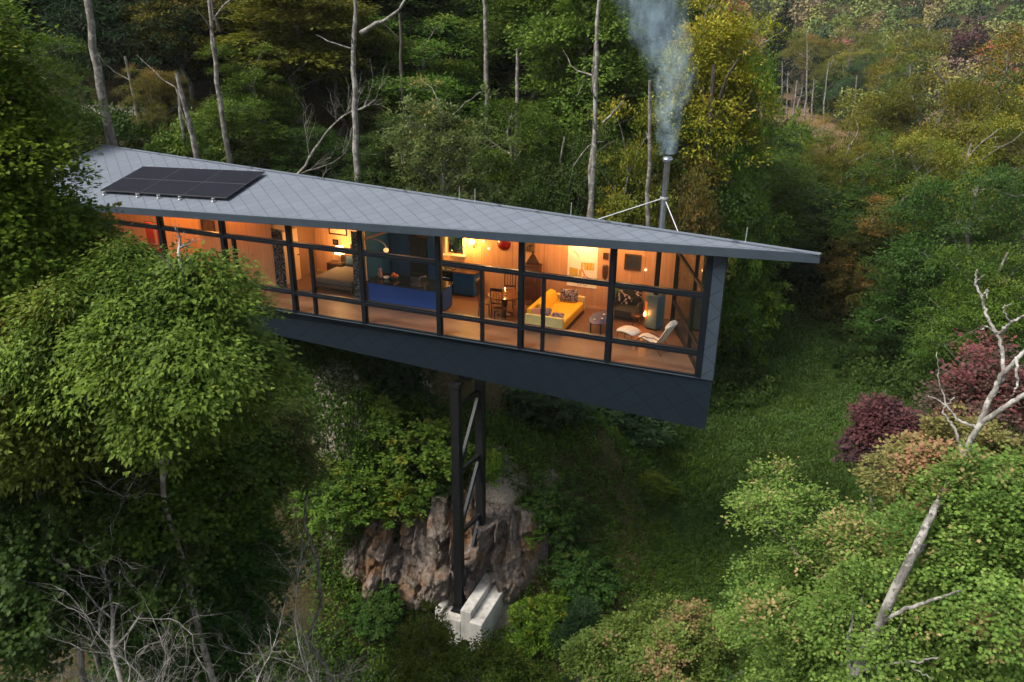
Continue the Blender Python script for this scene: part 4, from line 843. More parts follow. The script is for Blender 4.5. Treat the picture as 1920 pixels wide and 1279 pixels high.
# ceiling downlights that wash the timber wall
for (u, v, p_, lab) in ((-2.2, 4.05, 60, "above the white poster"), (-5.3, 3.4, 34, "above the red disc"), (-3.9, 2.4, 18, "above the dining table"), (-.4, 3.5, 24, "above the floral armchair"), (-.9, 1.9, 9, "above the oval coffee table"), (-15.2, 1.0, 22, "over the corridor"), (-12.4, 2.2, 10, "over the foot of the bed"), (-8.0, 2.0, 6, "over the kitchen island"), (1.0, 2.6, 5, "by the end window")):
    z = roofz(u, v) - TH_R - .02
    t = thing("ceiling_spot", "small black ceiling spot " + lab, "ceiling light", u, v, z - .12)
    m_ = MB(); m_.lathe([(.045, 0), (.045, .10), (.02, .118)], 14); m_.build("can", black_m, t)
    m_ = MB(); m_.lathe([(.001, -.001), (.035, -.003), (.04, -.0015)], 12); m_.build("lens", plain("lens_glow", (1, .8, .5), .5, emit=(1, .6, .28), estr=6), t)
    lamp_light("ceiling_spot_light", u, v, z - .18, p_, (1, .54, .21) if u > -14 else (1, .4, .08), .05)
# ------------------------------------------------------------------ leaves, crowns, trunks
def fan(pts, fold=.0):
    V = [(0, .45, 0)] + [(x, y, abs(x) * fold) for x, y in pts]; n = len(pts)
    return np.array(V, float), np.array([(0, i + 1, (i + 1) % n + 1) for i in range(n)])
MAPLE = fan([(0, 0), (.30, .12), (.30, .42), (.50, .60), (.20, .66), (0, 1.05), (-.20, .66), (-.50, .60), (-.30, .42), (-.30, .12)], .22)
SLIM = fan([(0, 0), (.17, .14), (.40, .22), (.22, .46), (.20, .70), (0, 1.12), (-.20, .70), (-.22, .46), (-.40, .22), (-.17, .14)], .3)
OVAL = (np.array([(0, 0, 0), (.24, .45, .07), (0, 1, 0), (-.24, .45, .07), (0, .5, 0)]), np.array([(0, 1, 4), (1, 2, 4), (2, 3, 4), (3, 0, 4)]))
KITE = (np.array([(0, 0, 0), (.33, .5, .08), (0, 1, -.04), (-.33, .5, .08)]), np.array([(0, 1, 2), (0, 2, 3)]))
NEEDLE = (np.array([(0, 0, 0), (.10, .5, 0), (0, 1, -.12), (-.10, .5, 0)]), np.array([(0, 1, 2), (0, 2, 3)]))
def stamp(tmpl, pos, axis, nrm, size):
    TV, TF = tmpl; n = len(pos)
    a = axis / np.linalg.norm(axis, axis=1, keepdims=True)
    x = np.cross(a, nrm); x /= np.linalg.norm(x, axis=1, keepdims=True) + 1e-9; z = np.cross(x, a)
    V = pos[:, None] + size[:, None, None] * (TV[None, :, 0:1] * x[:, None] + TV[None, :, 1:2] * a[:, None] + TV[None, :, 2:3] * z[:, None])
    F = TF[None] + (np.arange(n) * len(TV))[:, None, None]
    return V.reshape(-1, 3), F.reshape(-1, 3), len(TV)
class Tubes:
    def __init__(s): s.V = []; s.F = []; s.n = 0
    def add(s, pts, rad, sides=6):
        P = np.asarray(pts, float); R = np.asarray(rad, float)
        D = np.gradient(P, axis=0); D /= np.linalg.norm(D, axis=1, keepdims=True) + 1e-9
        ref = np.array([0.31, .95, .05]) if abs(D[0, 2]) > .8 else np.array([0, 0, 1.])
        X = np.cross(D, ref); X /= np.linalg.norm(X, axis=1, keepdims=True) + 1e-9; Y = np.cross(D, X)
        t = np.arange(sides) * 2 * math.pi / sides
        V = P[:, None] + R[:, None, None] * (np.cos(t)[None, :, None] * X[:, None] + np.sin(t)[None, :, None] * Y[:, None])
        i = np.arange(len(P) - 1)[:, None]; k = np.arange(sides)[None]; k2 = (k + 1) % sides
        F = np.stack([i * sides + k, i * sides + k2, (i + 1) * sides + k2, (i + 1) * sides + k], -1).reshape(-1, 4) + s.n
        s.V.append(V.reshape(-1, 3)); s.F.append(F); s.n += len(P) * sides
    def mesh(s, name, mat): return arr_mesh(name, np.concatenate(s.V), np.concatenate(s.F), None, mat, True)
def curve(a, b_, rng, wob=.06, sag=.0, n=6):
    a = np.array(a, float); b_ = np.array(b_, float); L = np.linalg.norm(b_ - a); t = np.linspace(0, 1, n)[:, None]
    P = a * (1 - t) + b_ * t; P += np.sin(t * math.pi) * (rng.normal(size=3) * wob * L + np.array([0, 0, -sag * L]))
    P[1:-1] += rng.normal(size=(n - 2, 3)) * wob * L * .25; return P
def crown(seed, H, R, zb, nclump, nleaf, lsize, tmpl, cr, shape='round', flat=.42, tr=.12, lean=(0, 0), shell=.45, droop=.3, limbs=16, lump=.45, flip=.35, rough=.5, trunk_top=.9, squash=1., per=22, outn=.45):
    rng = np.random.default_rng(seed); T = Tubes()
    lean3 = np.array([lean[0], lean[1], 0.])
    tz = np.linspace(0, trunk_top, 9); tp = np.array([lean3 * H * z ** 1.3 + np.array([0, 0, z * H]) for z in tz]); tp[1:] += rng.normal(size=(8, 3)) * [.012 * H, .012 * H, 0]
    trad = tr * (1 - tz * .85) ** .8 + .006; trad[0] *= 1.35
    T.add(tp, trad, 8)
    def trunk_at(z):
        f = np.clip(z / H, 0, trunk_top) / trunk_top * 8; i = int(min(7, f)); return tp[i] * (1 - (f - i)) + tp[i + 1] * (f - i), trad[i]
    cz = (zb + 1) / 2 * H; Rz = (1 - zb) / 2 * H
    Cs = []
    while len(Cs) < nclump:
        d = rng.normal(size=3); d /= np.linalg.norm(d)
        k = rng.uniform(shell, 1) ** .6
        lob = 1 + lump * (noise.noise(Vector(d * 1.7) + Vector((seed * 3.1, 0, 0)))) * 1.6
        p = d * k * lob * np.array([R, R * squash, Rz])
        zr_ = p[2] / Rz
        if shape == 'cone':
            s_ = max(.05, (1 - zr_) / 2) * 1.5; p[:2] *= s_
        elif shape == 'umbrella':
            if zr_ < -.2 and rng.random() < .75: continue
            p[:2] *= 1.1 if zr_ < .3 else 1
        elif shape == 'column': p[:2] *= .55 + .2 * math.sin(zr_ * 5 + seed)
        ctr, _ = trunk_at(cz + p[2]); q = np.array([ctr[0], ctr[1], cz]) + p
        Cs.append(q)
    Cs = np.array(Cs)
    # limbs to far-apart clumps, twigs to the rest
    sel = [int(np.argmax(np.linalg.norm(Cs[:, :2], axis=1)))]; D = np.linalg.norm(Cs - Cs[sel[0]], axis=1)
    for _ in range(min(limbs, nclump) - 1):
        k = int(np.argmax(D)); sel.append(k); D = np.minimum(D, np.linalg.norm(Cs - Cs[k], axis=1))
    nodes = []
    for k in sel:
        q = Cs[k]; hd = np.linalg.norm(q[:2]); za = max(zb * H * .75, min(q[2] - hd * (.15 if shape == 'cone' else .7), trunk_top * H * .97)); p0, r0 = trunk_at(za)
        P = curve(p0, q, rng, .07, -.05, 7); rr = np.linspace(min(r0 * .55, tr * .42), .008 + tr * .03, 7); T.add(P, rr, 6); nodes += list(P[2:])
    nodes = np.array(nodes)
    for k in range(nclump):
        if k in sel: continue
        dd = np.linalg.norm(nodes - Cs[k], axis=1) + np.maximum(0, nodes[:, 2] - Cs[k, 2]) * 1.5; j = int(np.argmin(dd))
        T.add(curve(nodes[j], Cs[k], rng, .08, -.04, 4), np.linspace(tr * .12 + .004, .004, 4), 4)
    # leaves
    w_ = rng.uniform(.6, 1.4, nclump); cnt = np.maximum(6, (w_ / w_.sum() * nleaf).astype(int)); ci = np.repeat(np.arange(nclump), cnt); n = len(ci)
    outd = Cs - np.array([0, 0, cz - Rz * .4]); outd /= np.linalg.norm(outd, axis=1, keepdims=True)
    # every clump is a fan of small sprays, every spray a handful of leaves
    ns = np.maximum(3, cnt // max(8, per)); off_s = np.concatenate([[0], np.cumsum(ns)]); S_ = int(off_s[-1]); sc = np.repeat(np.arange(nclump), ns)
    ang = rng.uniform(0, 2 * math.pi, S_); rad = np.sqrt(rng.random(S_)); crr = cr * (w_ ** .6)[sc]
    so = np.stack([np.cos(ang) * rad, np.sin(ang) * rad, np.zeros(S_)], 1) * crr[:, None]
    so[:, 2] = (flat * (1 - rad ** 2) * 1.3 - flat * .7 * rad + rng.normal(size=S_) * flat * .45) * crr
    so[:, 2] -= (so[:, :2] * outd[sc, :2]).sum(1) * .45
    sdir = np.stack([np.cos(ang), np.sin(ang), np.full(S_, -droop)], 1) + outd[sc] * .5 + rng.normal(size=(S_, 3)) * .25; sdir /= np.linalg.norm(sdir, axis=1, keepdims=True)
    si_ = off_s[ci] + (rng.random(n) * ns[ci]).astype(int); sr = cr * .26
    lo = rng.normal(size=(n, 3)) * np.array([.55, .55, .30]) * sr + sdir[si_] * (rng.uniform(-1, 1, n) * sr * 1.2)[:, None]
    pos = Cs[ci] + so[si_] + lo
    axis = sdir[si_] + lo / sr * .5 + rng.normal(size=(n, 3)) * rough
    nrm = np.array([0, 0, 1.]) + outd[ci] * outn + rng.normal(size=(n, 3)) * flip
    size = lsize * rng.uniform(.65, 1.25, n)
    V, F, k = stamp(tmpl, pos, axis, nrm, size)
    tint = np.clip(rng.normal(.5, .2, n) + rng.normal(0, .12, nclump)[ci] + rng.normal(0, .12, S_)[si_], 0, 1)
    af = rng.normal(0, .12, nclump)[ci] + rng.normal(0, .12, S_)[si_] + rng.normal(0, .10, n) + .42 + .25 * (pos[:, 2] - cz) / Rz + np.array([noise.noise(Vector(c) * (1.3 / R)) for c in Cs])[ci] * .5
    return T, V, F, np.repeat(tint, k), np.repeat(np.clip(af, 0, 1), k)
BARK = dict(grey=bark_mat("bark_grey", (.05, .043, .036), (.14, .125, .108), (.22, .21, .185)), dark=bark_mat("bark_dark", (.025, .02, .016), (.07, .058, .048)), pale=bark_mat("bark_pale", (.045, .042, .037), (.16, .15, .135), (.26, .25, .23)), white=bark_mat("dead_wood", (.08, .073, .066), (.24, .225, .205), (.35, .335, .31), 14.))
LM = dict(
    maple=leaf_mat("leaf_maple", (.030, .060, .008), (.155, .215, .030), (.30, .22, .04), .04),
    bright=leaf_mat("leaf_bright", (.035, .085, .008), (.180, .275, .028), (.34, .27, .03), .10, trans=.45),
    deep=leaf_mat("leaf_deep", (.016, .044, .008), (.060, .112, .020), (.16, .15, .03), .06),
    forest=leaf_mat("leaf_forest", (.022, .056, .008), (.105, .172, .020), (.22, .19, .03), .08),
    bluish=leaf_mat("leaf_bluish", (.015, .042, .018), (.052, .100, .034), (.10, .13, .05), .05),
    pale=leaf_mat("leaf_pale", (.05, .085, .022), (.145, .185, .055), (.30, .26, .08), .2),
    golden=leaf_mat("leaf_golden", (.060, .075, .008), (.200, .215, .026), (.34, .25, .03), .14),
    yellow=leaf_mat("leaf_yellow", (.10, .12, .010), (.38, .40, .032), (.52, .42, .05), .28),
    orange=leaf_mat("leaf_orange", (.060, .066, .012), (.16, .145, .03), (.34, .19, .05), .30),
    red=leaf_mat("leaf_red", (.032, .018, .021), (.098, .052, .060), (.135, .055, .058), .5),
    dusk=leaf_mat("leaf_dusk", (.045, .036, .026), (.155, .098, .078), (.20, .07, .07), .5),
    rust=leaf_mat("leaf_rust", (.075, .070, .022), (.22, .20, .07), (.30, .14, .09), .34),
    mixed=leaf_mat("leaf_mixed", (.050, .095, .016), (.185, .260, .055), (.36, .25, .12), .20),
    hemlock=leaf_mat("leaf_hemlock", (.007, .018, .008), (.022, .042, .017), (.04, .06, .02), .02, .03, .15))
PROTO = {}
def proto(key, *a, bark='grey', leaf='forest', **k):
    T, V, F, ti, au = crown(*a, **k)
    PROTO[key] = (T.mesh("trunk", BARK[bark]), arr_mesh("crown", V, F, dict(tint=ti, autumn=au), LM[leaf]), a[1], a[2])
# unit scale prototypes: height 10, radius given; scaled where they stand
proto('tallA', 11, 10, 2.3, .45, 62, 30000, .14, OVAL, .92, shape='round', tr=.15, limbs=14, flat=.2, shell=.3)
proto('tallB', 12, 10, 2.0, .38, 62, 30000, .14, KITE, .85, shape='round', tr=.13, limbs=16, lean=(.05, .02), flat=.2, shell=.3)
proto('tallC', 13, 10, 2.6, .55, 50, 28000, .145, OVAL, 1.05, shape='umbrella', tr=.14, limbs=12, lean=(-.04, .0), flat=.2)
proto('fullA', 14, 10, 3.6, .10, 105, 48000, .165, OVAL, 1.2, tr=.2, limbs=20, flat=.24)
proto('fullB', 15, 10, 3.2, .06, 95, 48000, .165, KITE, 1.15, tr=.18, limbs=18, lump=.7, flat=.24)
proto('fullC', 16, 10, 4.0, .18, 100, 48000, .165, OVAL, 1.3, tr=.2, limbs=20, lump=.8, flat=.2)
proto('fineA', 27, 10, 3.9, .08, 130, 80000, .105, KITE, .95, tr=.18, limbs=16, lump=.6, flat=.26)
proto('fineB', 28, 10, 3.5, .05, 120, 80000, .105, KITE, .9, tr=.18, limbs=16, lump=.75, flat=.26)
proto('cone', 17, 10, 2.6, .04, 230, 26000, .24, NEEDLE, .75, shape='cone', tr=.14, limbs=26, flat=.16, droop=.5, bark='dark', leaf='hemlock')
proto('hemlock', 18, 10, 2.8, .22, 200, 26000, .26, NEEDLE, .85, shape='cone', tr=.16, limbs=24, flat=.2, droop=.55, bark='dark', leaf='hemlock')
proto('layer', 19, 10, 3.3, .12, 140, 20000, .22, OVAL, .95, shape='round', flat=.16, tr=.12, limbs=20, droop=.15, leaf='pale')
proto('shrub', 20, 10, 5.5, .0, 130, 12000, .62, OVAL, 1.9, tr=.12, limbs=12, trunk_top=.7, lump=.5)
proto('shrubB', 21, 10, 6.0, .0, 120, 11000, .66, KITE, 2.1, tr=.10, limbs=12, trunk_top=.6, lump=.8)
proto('farA', 22, 10, 3.9, .12, 170, 9000, .46, KITE, 1.0, tr=.18, limbs=10)
proto('farB', 23, 10, 3.4, .05, 160, 9000, .46, KITE, .95, tr=.16, limbs=10, lump=.65)
proto('farCone', 24, 10, 2.4, .05, 150, 8000, .46, KITE, .8, shape='cone', tr=.14, limbs=10, flat=.2, bark='dark', leaf='hemlock')
LOG = []
def tree(key, px, pytop, wpx, dist, label, leaf=None, name="deciduous_tree", cat="tree", group=None, rz=None, bark=None, sink=.15, zscale=1., base=None):
    """tree standing dist metres away whose top shows at (px, pytop) and whose crown is wpx wide"""
    tm, cm, H0, R0 = PROTO[key]; top = at(px, pytop, dist)
    g = (gz(top[0], top[1]) if base is None else base) - sink; H = top[2] - g
    wid = wpx / F_PX * math.hypot(dist, top[2] - CAM_H)
    o = empty(name, (top[0], top[1], g), rz if rz is not None else (px * 7.3 + pytop) % 6.28)
    sx = wid / 2 / R0 / 1.12; o.scale = (sx, sx, H / H0 / 1.03); tag(o, label, cat, group)
    for nm, me_, mt in (("trunk", tm, bark and BARK[bark]), ("crown", cm, leaf and LM[leaf])):
        c = bpy.data.objects.new(nm, me_); put(c, o)
        if mt: c.material_slots[0].link = 'OBJECT'; c.material_slots[0].material = mt
    LOG.append((name, label, round(H, 1), round(wid, 1), round(g, 1))); return o
def custom(name, label, pos, seed, H, R, zb, *a, leaf='maple', bark='grey', cat="tree", rz=0., base=None, **k):
    g = (gz(pos[0], pos[1]) if base is None else base) - .15
    T, V, F, ti, au = crown(seed, H, R, zb, *a, **k)
    o = empty(name, (pos[0], pos[1], g), rz); tag(o, label, cat)
    put(bpy.data.objects.new("trunk", T.mesh("trunk", BARK[bark])), o)
    put(bpy.data.objects.new("crown", arr_mesh("crown", V, F, dict(tint=ti, autumn=au), LM[leaf])), o)
    return o
# ---- near trees
def near(name, label, px, pyc, dist, rpx, hpx, seed, ncl, nl, ls, leaf, tmpl=MAPLE, bark='grey', **k):
    """crown centred at (px,pyc) with half-width rpx and half-height hpx in photo pixels"""
    c = at(px, pyc, dist); D = math.hypot(dist, c[2] - CAM_H); R = rpx / F_PX * D; Rz = hpx / F_PX * D
    cr0 = k.get('cr', .16 * R + .25); lum = 1 + k.get('lump', .45) * .35; R = max(R * .55, (R - cr0 * .8) / lum); Rz = max(Rz * .55, (Rz - cr0 * .35) / lum)
    g = gz(c[0], c[1]); top = c[2] + Rz; H = top - g; zb = max(.0, (c[2] - Rz - g) / H)
    cr_ = k.pop('cr', .16 * R + .25)
    k.setdefault('tr', .09)
    return custom(name, label, c, seed, H, R, zb, ncl, nl, ls, tmpl, cr_, leaf=leaf, bark=bark, tr=k.pop('tr', .16), **k)
near("maple_tree", "big round olive green maple in the left foreground hiding part of the glass front", 280, 640, 15, 285, 205, 31, 62, 105000, .088, 'maple', tmpl=SLIM, droop=.8, rough=.42, lump=.55, cr=.70, shell=.4, flat=.36, outn=.7)
near("maple_tree", "olive green maple at the left edge just below and left of the big round one", 40, 745, 15.8, 190, 150, 47, 60, 56000, .09, 'maple', tmpl=SLIM, droop=.8, rough=.42, cr=.7, flat=.4)
near("maple_tree", "mid green maple crown right under the big round olive maple", 270, 900, 17, 190, 120, 48, 60, 50000, .10, 'forest', droop=.5, cr=.7)
near("maple_tree", "bright green maple at the left edge of the photo reaching up past the roof", -25, 330, 18, 175, 300, 32, 90, 90000, .10, 'bright', outn=1.0, droop=.35, lump=.6, cr=.85, flat=.28)
near("maple_tree", "dark green maple between the roof corner and the big olive maple on the left", 130, 490, 19, 140, 115, 33, 60, 42000, .11, 'bright', outn=.9, droop=.4, cr=.7)
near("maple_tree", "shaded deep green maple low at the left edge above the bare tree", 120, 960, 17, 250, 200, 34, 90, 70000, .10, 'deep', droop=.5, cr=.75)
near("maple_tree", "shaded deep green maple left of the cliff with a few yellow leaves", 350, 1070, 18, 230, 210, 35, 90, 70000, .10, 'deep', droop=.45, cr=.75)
near("maple_tree", "mid green maple below the big olive maple and left of the grassy bank", 395, 850, 18.5, 175, 110, 36, 70, 44000, .11, 'forest', droop=.4, cr=.7)
near("young_tree", "pale feathery young tree leaning out over the grassy bank left of the tower", 560, 810, 19, 60, 95, 37, 26, 9000, .09, 'pale', tmpl=OVAL, droop=.2, cr=.35, tr=.06)
near("young_tree", "slender light green sapling in front of the concrete footing", 805, 1215, 18, 75, 115, 38, 26, 11000, .09, 'maple', tmpl=OVAL, droop=.2, cr=.36, tr=.05)
near("young_tree", "broad light green sapling at the bottom centre below the footing", 900, 1262, 17, 130, 70, 39, 34, 16000, .09, 'forest', tmpl=OVAL, cr=.45, tr=.06)
near("pine_tree", "small blue green pine right of the concrete footing", 1092, 1185, 20, 62, 80, 40, 80, 9000, .16, 'bluish', tmpl=NEEDLE, shape='cone', cr=.35, tr=.06, droop=-.4, flip=.8)
near("maple_tree", "large light green maple filling the lower right corner", 1640, 1150, 15.5, 330, 225, 41, 120, 120000, .074, 'mixed', droop=.2, cr=.66, lump=.6, shell=.3, tr=.12, flat=.3)
near("maple_tree", "light green maple at the right edge whose top is turning pinkish orange", 1900, 1040, 15, 200, 220, 42, 80, 70000, .076, 'mixed', droop=.15, cr=.55, tr=.1)
near("maple_tree", "low light green maple at the bottom right of centre beside the pine", 1255, 1240, 16.8, 200, 80, 43, 50, 46000, .08, 'mixed', droop=.15, cr=.5, tr=.08)
near("maple_tree", "small maple with dusky pink and orange leaves at the right edge", 1815, 870, 17, 150, 105, 44, 46, 34000, .078, 'rust', droop=.2, cr=.5, tr=.08, lump=.6)
near("maple_tree", "thin reddish brown maple with many bare twigs at the right edge", 1860, 720, 19, 125, 100, 45, 36, 10000, .085, 'dusk', droop=.2, cr=.55, tr=.08, lump=.6)
near("maple_tree", "low purple red maple on the meadow edge left of the pinkish trees", 1665, 800, 21, 95, 55, 46, 26, 16000, .095, 'red', droop=.2, cr=.5, tr=.06, lump=.9)
# ---- bare trees
def bare(name, label, base, top, seed, r0, depth, spread, leafless='white', nb=3, len0=.5, bias=None):
    rng = np.random.default_rng(seed); T = Tubes(); base = np.array(base, float); top = np.array(top, float)
    def grow(p, d, L, r, lv):
        n = 7; P = [p]; dd = d.copy()
        for i in range(n - 1):
            dd = dd + rng.normal(size=3) * .17 + np.array([0, 0, .02]); dd /= np.linalg.norm(dd); P.append(P[-1] + dd * L / (n - 1))
        P = np.array(P); T.add(P, np.linspace(r, r * (.5 if lv < depth else .2), n), 7 if lv < 2 else 5 if lv < 4 else 3)
        if lv >= depth: return
        m = nb + (1 if lv > 0 else 0)
        for k in range(m + (lv > 1)):
            f = rng.uniform(.3, 1.) if k else 1.; i = min(n - 1, int(f * (n - 1)))
            nd = dd + rng.normal(size=3) * spread * (.55 if k == 0 else 1); nd[2] += .15; nd /= np.linalg.norm(nd)
            grow(P[i], nd, L * rng.uniform(.48, .78) * (1.05 if k == 0 else .9), r * (.62 if k == 0 else .42), lv + 1)
    d = top - base; L = np.linalg.norm(d); grow(base, d / L, L * len0, r0, 0)
    o = empty(name, tuple(base)); tag(o, label, "tree")
    me_ = T.mesh("trunk", BARK[leafless]); 
    V = np.zeros(len(me_.vertices) * 3, np.float32); me_.vertices.foreach_get("co", V); V = V.reshape(-1, 3) - base.astype(np.float32); me_.vertices.foreach_set("co", V.ravel())
    put(bpy.data.objects.new("branches", me_), o); return o
def gp(px, py, d, dz=0.): p = at(px, py, d); return np.array([p[0], p[1], gz(p[0], p[1]) + dz])
bare("bare_tree", "leafless grey tree fanning its twigs up across the bottom left corner", gp(210, 1279, 12.5, 2.5), at(235, 1060, 12.6), 51, .08, 5, .72, len0=.60, nb=4)
bare("bare_tree", "leafless grey tree at the bottom edge left of the centre with thin forked twigs", gp(560, 1279, 14, 1.5), at(650, 1250, 14.2), 52, .045, 5, .7, len0=.60, nb=4)
bare("bare_tree", "leafless grey tree at the left end of the bottom edge", gp(20, 1279, 12, 2), at(30, 1150, 12.3), 53, .06, 5, .7, len0=.60, nb=4)
bare("bare_tree", "small leafless grey tree right of the big bare one at the bottom left", gp(400, 1279, 13, 2), at(410, 1200, 13.1), 59, .045, 5, .7, len0=.5, nb=4)
bare("bare_tree", "small leafless grey tree left of the big bare one at the bottom left", gp(110, 1279, 12.6, 2), at(120, 1120, 12.9), 58, .055, 5, .7, len0=.58, nb=4)
bare("dead_tree", "pale dead limb with bare twigs poking out of the top of the olive maple", at(340, 560, 14.6), at(315, 430, 14.6), 55, .06, 3, .65, len0=.6)
# leaning pale trunks of the right foreground maple
def limbs_of(label, name, segs, bark='pale'):
    T = Tubes(); base = np.array(segs[0][0][0], float); rng = np.random.default_rng(7)
    for pts, r0, r1 in segs:
        P = np.array(pts, float); t = np.linspace(0, len(P) - 1, len(P) * 6); Q = np.stack([np.interp(t, np.arange(len(P)), P[:, k]) for k in range(3)], 1)
        for _ in range(3): Q[1:-1] = (Q[:-2] + 2 * Q[1:-1] + Q[2:]) / 4
        Q[1:-1] += rng.normal(size=(len(Q) - 2, 3)) * .012; T.add(Q - base, np.linspace(r0, r1, len(Q)), 10)
    o = empty(name, tuple(base)); tag(o, label, "tree"); put(bpy.data.objects.new("trunk", T.mesh("trunk", BARK[bark])), o); return o
A = lambda px, py, d: at(px, py, d + .35)
limbs_of("pale grey leaning trunk forking in front of the lower right maple", "leaning_tree", [
    ([gp(1560, 1279, 13.2), A(1598, 1268, 13), A(1650, 1170, 13), A(1712, 1040, 13.1), A(1752, 955, 13.8), A(1780, 905, 14.6), A(1805, 860, 15.6), A(1820, 820, 16.5)], .125, .018),
    ([A(1655, 1165, 13), A(1700, 1140, 12.9), A(1765, 1120, 12.8), A(1800, 1108, 12.7)], .045, .015),
    ([A(1600, 1262, 13), A(1660, 1245, 12.7), A(1722, 1240, 12.5), A(1760, 1232, 12.4)], .03, .012),
    ([A(1697, 1245, 12.6), A(1750, 1275, 12.5)], .016, .008),
    ([A(1594, 1270, 13), A(1590, 1200, 13.1), A(1600, 1150, 13.1)], .05, .02),
    ([A(1720, 1035, 13.2), A(1760, 1000, 14.6), A(1830, 960, 15.2)], .04, .02)])
A = at
limbs_of("whitish dead tree with crooked bare branches at the right edge above the pink leaves", "dead_tree", [
    ([gp(1800, 850, 16.5), A(1808, 850, 15.6), A(1833, 802, 15.6), A(1880, 765, 15.5), A(1925, 738, 15.4)], .065, .04),
    ([A(1835, 800, 15.6), A(1858, 745, 15.6), A(1880, 700, 15.6), A(1925, 655, 15.6)], .055, .035),
    ([A(1862, 742, 15.6), A(1882, 700, 15.7), A(1880, 668, 15.8), A(1873, 626, 15.9), A(1849, 592, 16), A(1841, 556, 16), A(1826, 528, 16), A(1832, 505, 16)], .042, .014),
    ([A(1841, 556, 16), A(1853, 542, 15.9), A(1850, 560, 15.8)], .02, .008), ([A(1873, 626, 15.9), A(1895, 605, 15.7), A(1922, 590, 15.6)], .035, .015), ([A(1873, 626, 15.9), A(1850, 612, 15.7), A(1838, 618, 15.6)], .02, .008),
    ([A(1828, 530, 16), A(1846, 515, 16)], .014, .006), ([A(1895, 605, 15.7), A(1880, 575, 15.6), A(1896, 570, 15.6)], .018, .006), ([A(1833, 802, 15.6), A(1800, 790, 15.5), A(1775, 760, 15.4), A(1740, 740, 15.4)], .03, .008),
    ([A(1804, 850, 15.6), A(1790, 800, 15.6), A(1765, 770, 15.7), A(1790, 745, 15.7)], .03, .01), ([A(1905, 670, 15.5), A(1908, 720, 15.3), A(1900, 740, 15.3)], .03, .012), ([A(1775, 760, 15.4), A(1760, 720, 15.4), A(1757, 660, 15.4)], .015, .006)], 'white')
# ---- the wood behind the house
def row(items, grp):
    for it in items:
        key, px, py, wd, d, leaf, lab = it[:7]; tree(key, px, py, wd, d, lab, leaf, group=grp, **(it[7] if len(it) > 7 else {}))
mid = [
 ('tallB', 520, -60, 230, 48, 'golden', "tall tree with yellow tinged leaves over the left part of the roof"),
 ('tallA', 330, -40, 190, 50, 'orange', "tree with rusty orange leaf sprays behind the solar panels"),
 ('tallC', 620, 10, 190, 52, 'golden', "yellow green maple just left of the pale grey trunk behind the roof"),
 ('fullB', 790, 60, 250, 50, 'forest', "layered mid green maple right of the pale grey trunk"),
 ('layer', 825, 158, 235, 36, 'pale', "feathery pale green tree rising directly behind the middle of the roof"),
 ('fullA', 960, 170, 230, 44, 'forest', "rounded mid green tree just right of the feathery pale tree behind the roof"),
 ('fullC', 1060, 200, 220, 41, 'deep', "dark green rounded tree behind the roof left of the two slim pale trunks"),
 ('tallA', 1000, -80, 260, 53, 'forest', "tall green tree above the two slim pale trunks"),
 ('tallB', 1130, -70, 230, 46, 'maple', "tall light green tree above the slim pale trunk left of the smoke"),
 ('fullB', 1180, 250, 180, 40, 'golden', "yellowish green bushy tree left of the steel flue"),
 ('fullA', 1290, 260, 160, 42, 'orange', "bush like tree with orange and brown leaves right behind the steel flue"),
 ('tallA', 1335, -25, 230, 45, 'yellow', "sunlit bright yellow maple right of the smoke plume"),
 ('fullC', 1395, 20, 190, 47, 'bright', "large bright green maple between the smoke and the distant clearing"),
 ('fullB', 1375, 270, 180, 49, 'forest', "dark green tree below the bright maple right of the flue"),
 ('fullA', 1475, 330, 180, 58, 'bluish', "blue green tree behind the pointed tip of the roof"),
 ('shrub', 1390, 450, 170, 49.5, 'bright', "yellow green thicket under the pointed roof tip at the edge of the meadow"),
 ('fineA', 1600, 225, 200, 66, 'golden', "olive gold tree right of the distant clearing"),
 ('fineB', 1560, 310, 240, 63, 'deep', "dark green tree at the near edge of the wood right of the roof tip"),
 ('fineA', 1700, 330, 260, 60, 'deep', "dark green tree in the middle of the right hand wood edge"),
 ('fullA', 1850, 290, 250, 52, 'deep', "dark green tree at the right edge above the dead branches"),
 ('fineA', 1790, 90, 320, 80, 'golden', "broad golden topped tree at the upper right"),
 ('fineB', 1672, 150, 150, 84, 'golden', "orange topped tree left of the broad golden tree at the upper right"),
 ('fineB', 1890, 110, 230, 72, 'golden', "olive yellow tree at the upper right edge"),
 ('fullB', 1640, 400, 150, 57, 'orange', "low tree with orange brown leaves in the dark right hand wood"),
 ('fullA', 1770, 470, 230, 50, 'deep', "very dark green tree overhanging the right edge of the meadow"),
 ('fullC', 1900, 430, 220, 43, 'forest', "mid green tree at the right edge behind the bare crooked branches"),
 ('shrub', 1530, 480, 170, 62, 'deep', "dark bushy thicket at the far end of the meadow"),
 ('fineA', 1690, 260, 200, 64, 'forest', "green tree in the second row of the right hand wood"),
 ('fineB', 1830, 210, 230, 62, 'golden', "yellow green tree below the broad golden tree at the upper right"),
 ('fullA', 10, 40, 220, 42, 'forest', "dark green tree at the upper left behind the bright maple"),
 ('fullB', 470, 110, 170, 44, 'forest', "mid green understory maple behind the solar panels' right end"),
 ('fullC', 290, 110, 100, 46, 'orange', "small maple with pinkish orange tips left of the twin leaning trunks"),
 ('shrub', 340, 230, 130, 41, 'maple', "low green bush on the bank just behind the roof above the solar panels"),
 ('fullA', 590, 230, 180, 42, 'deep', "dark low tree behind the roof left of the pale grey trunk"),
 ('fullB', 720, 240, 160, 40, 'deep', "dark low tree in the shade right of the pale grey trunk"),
]
row(mid, None)
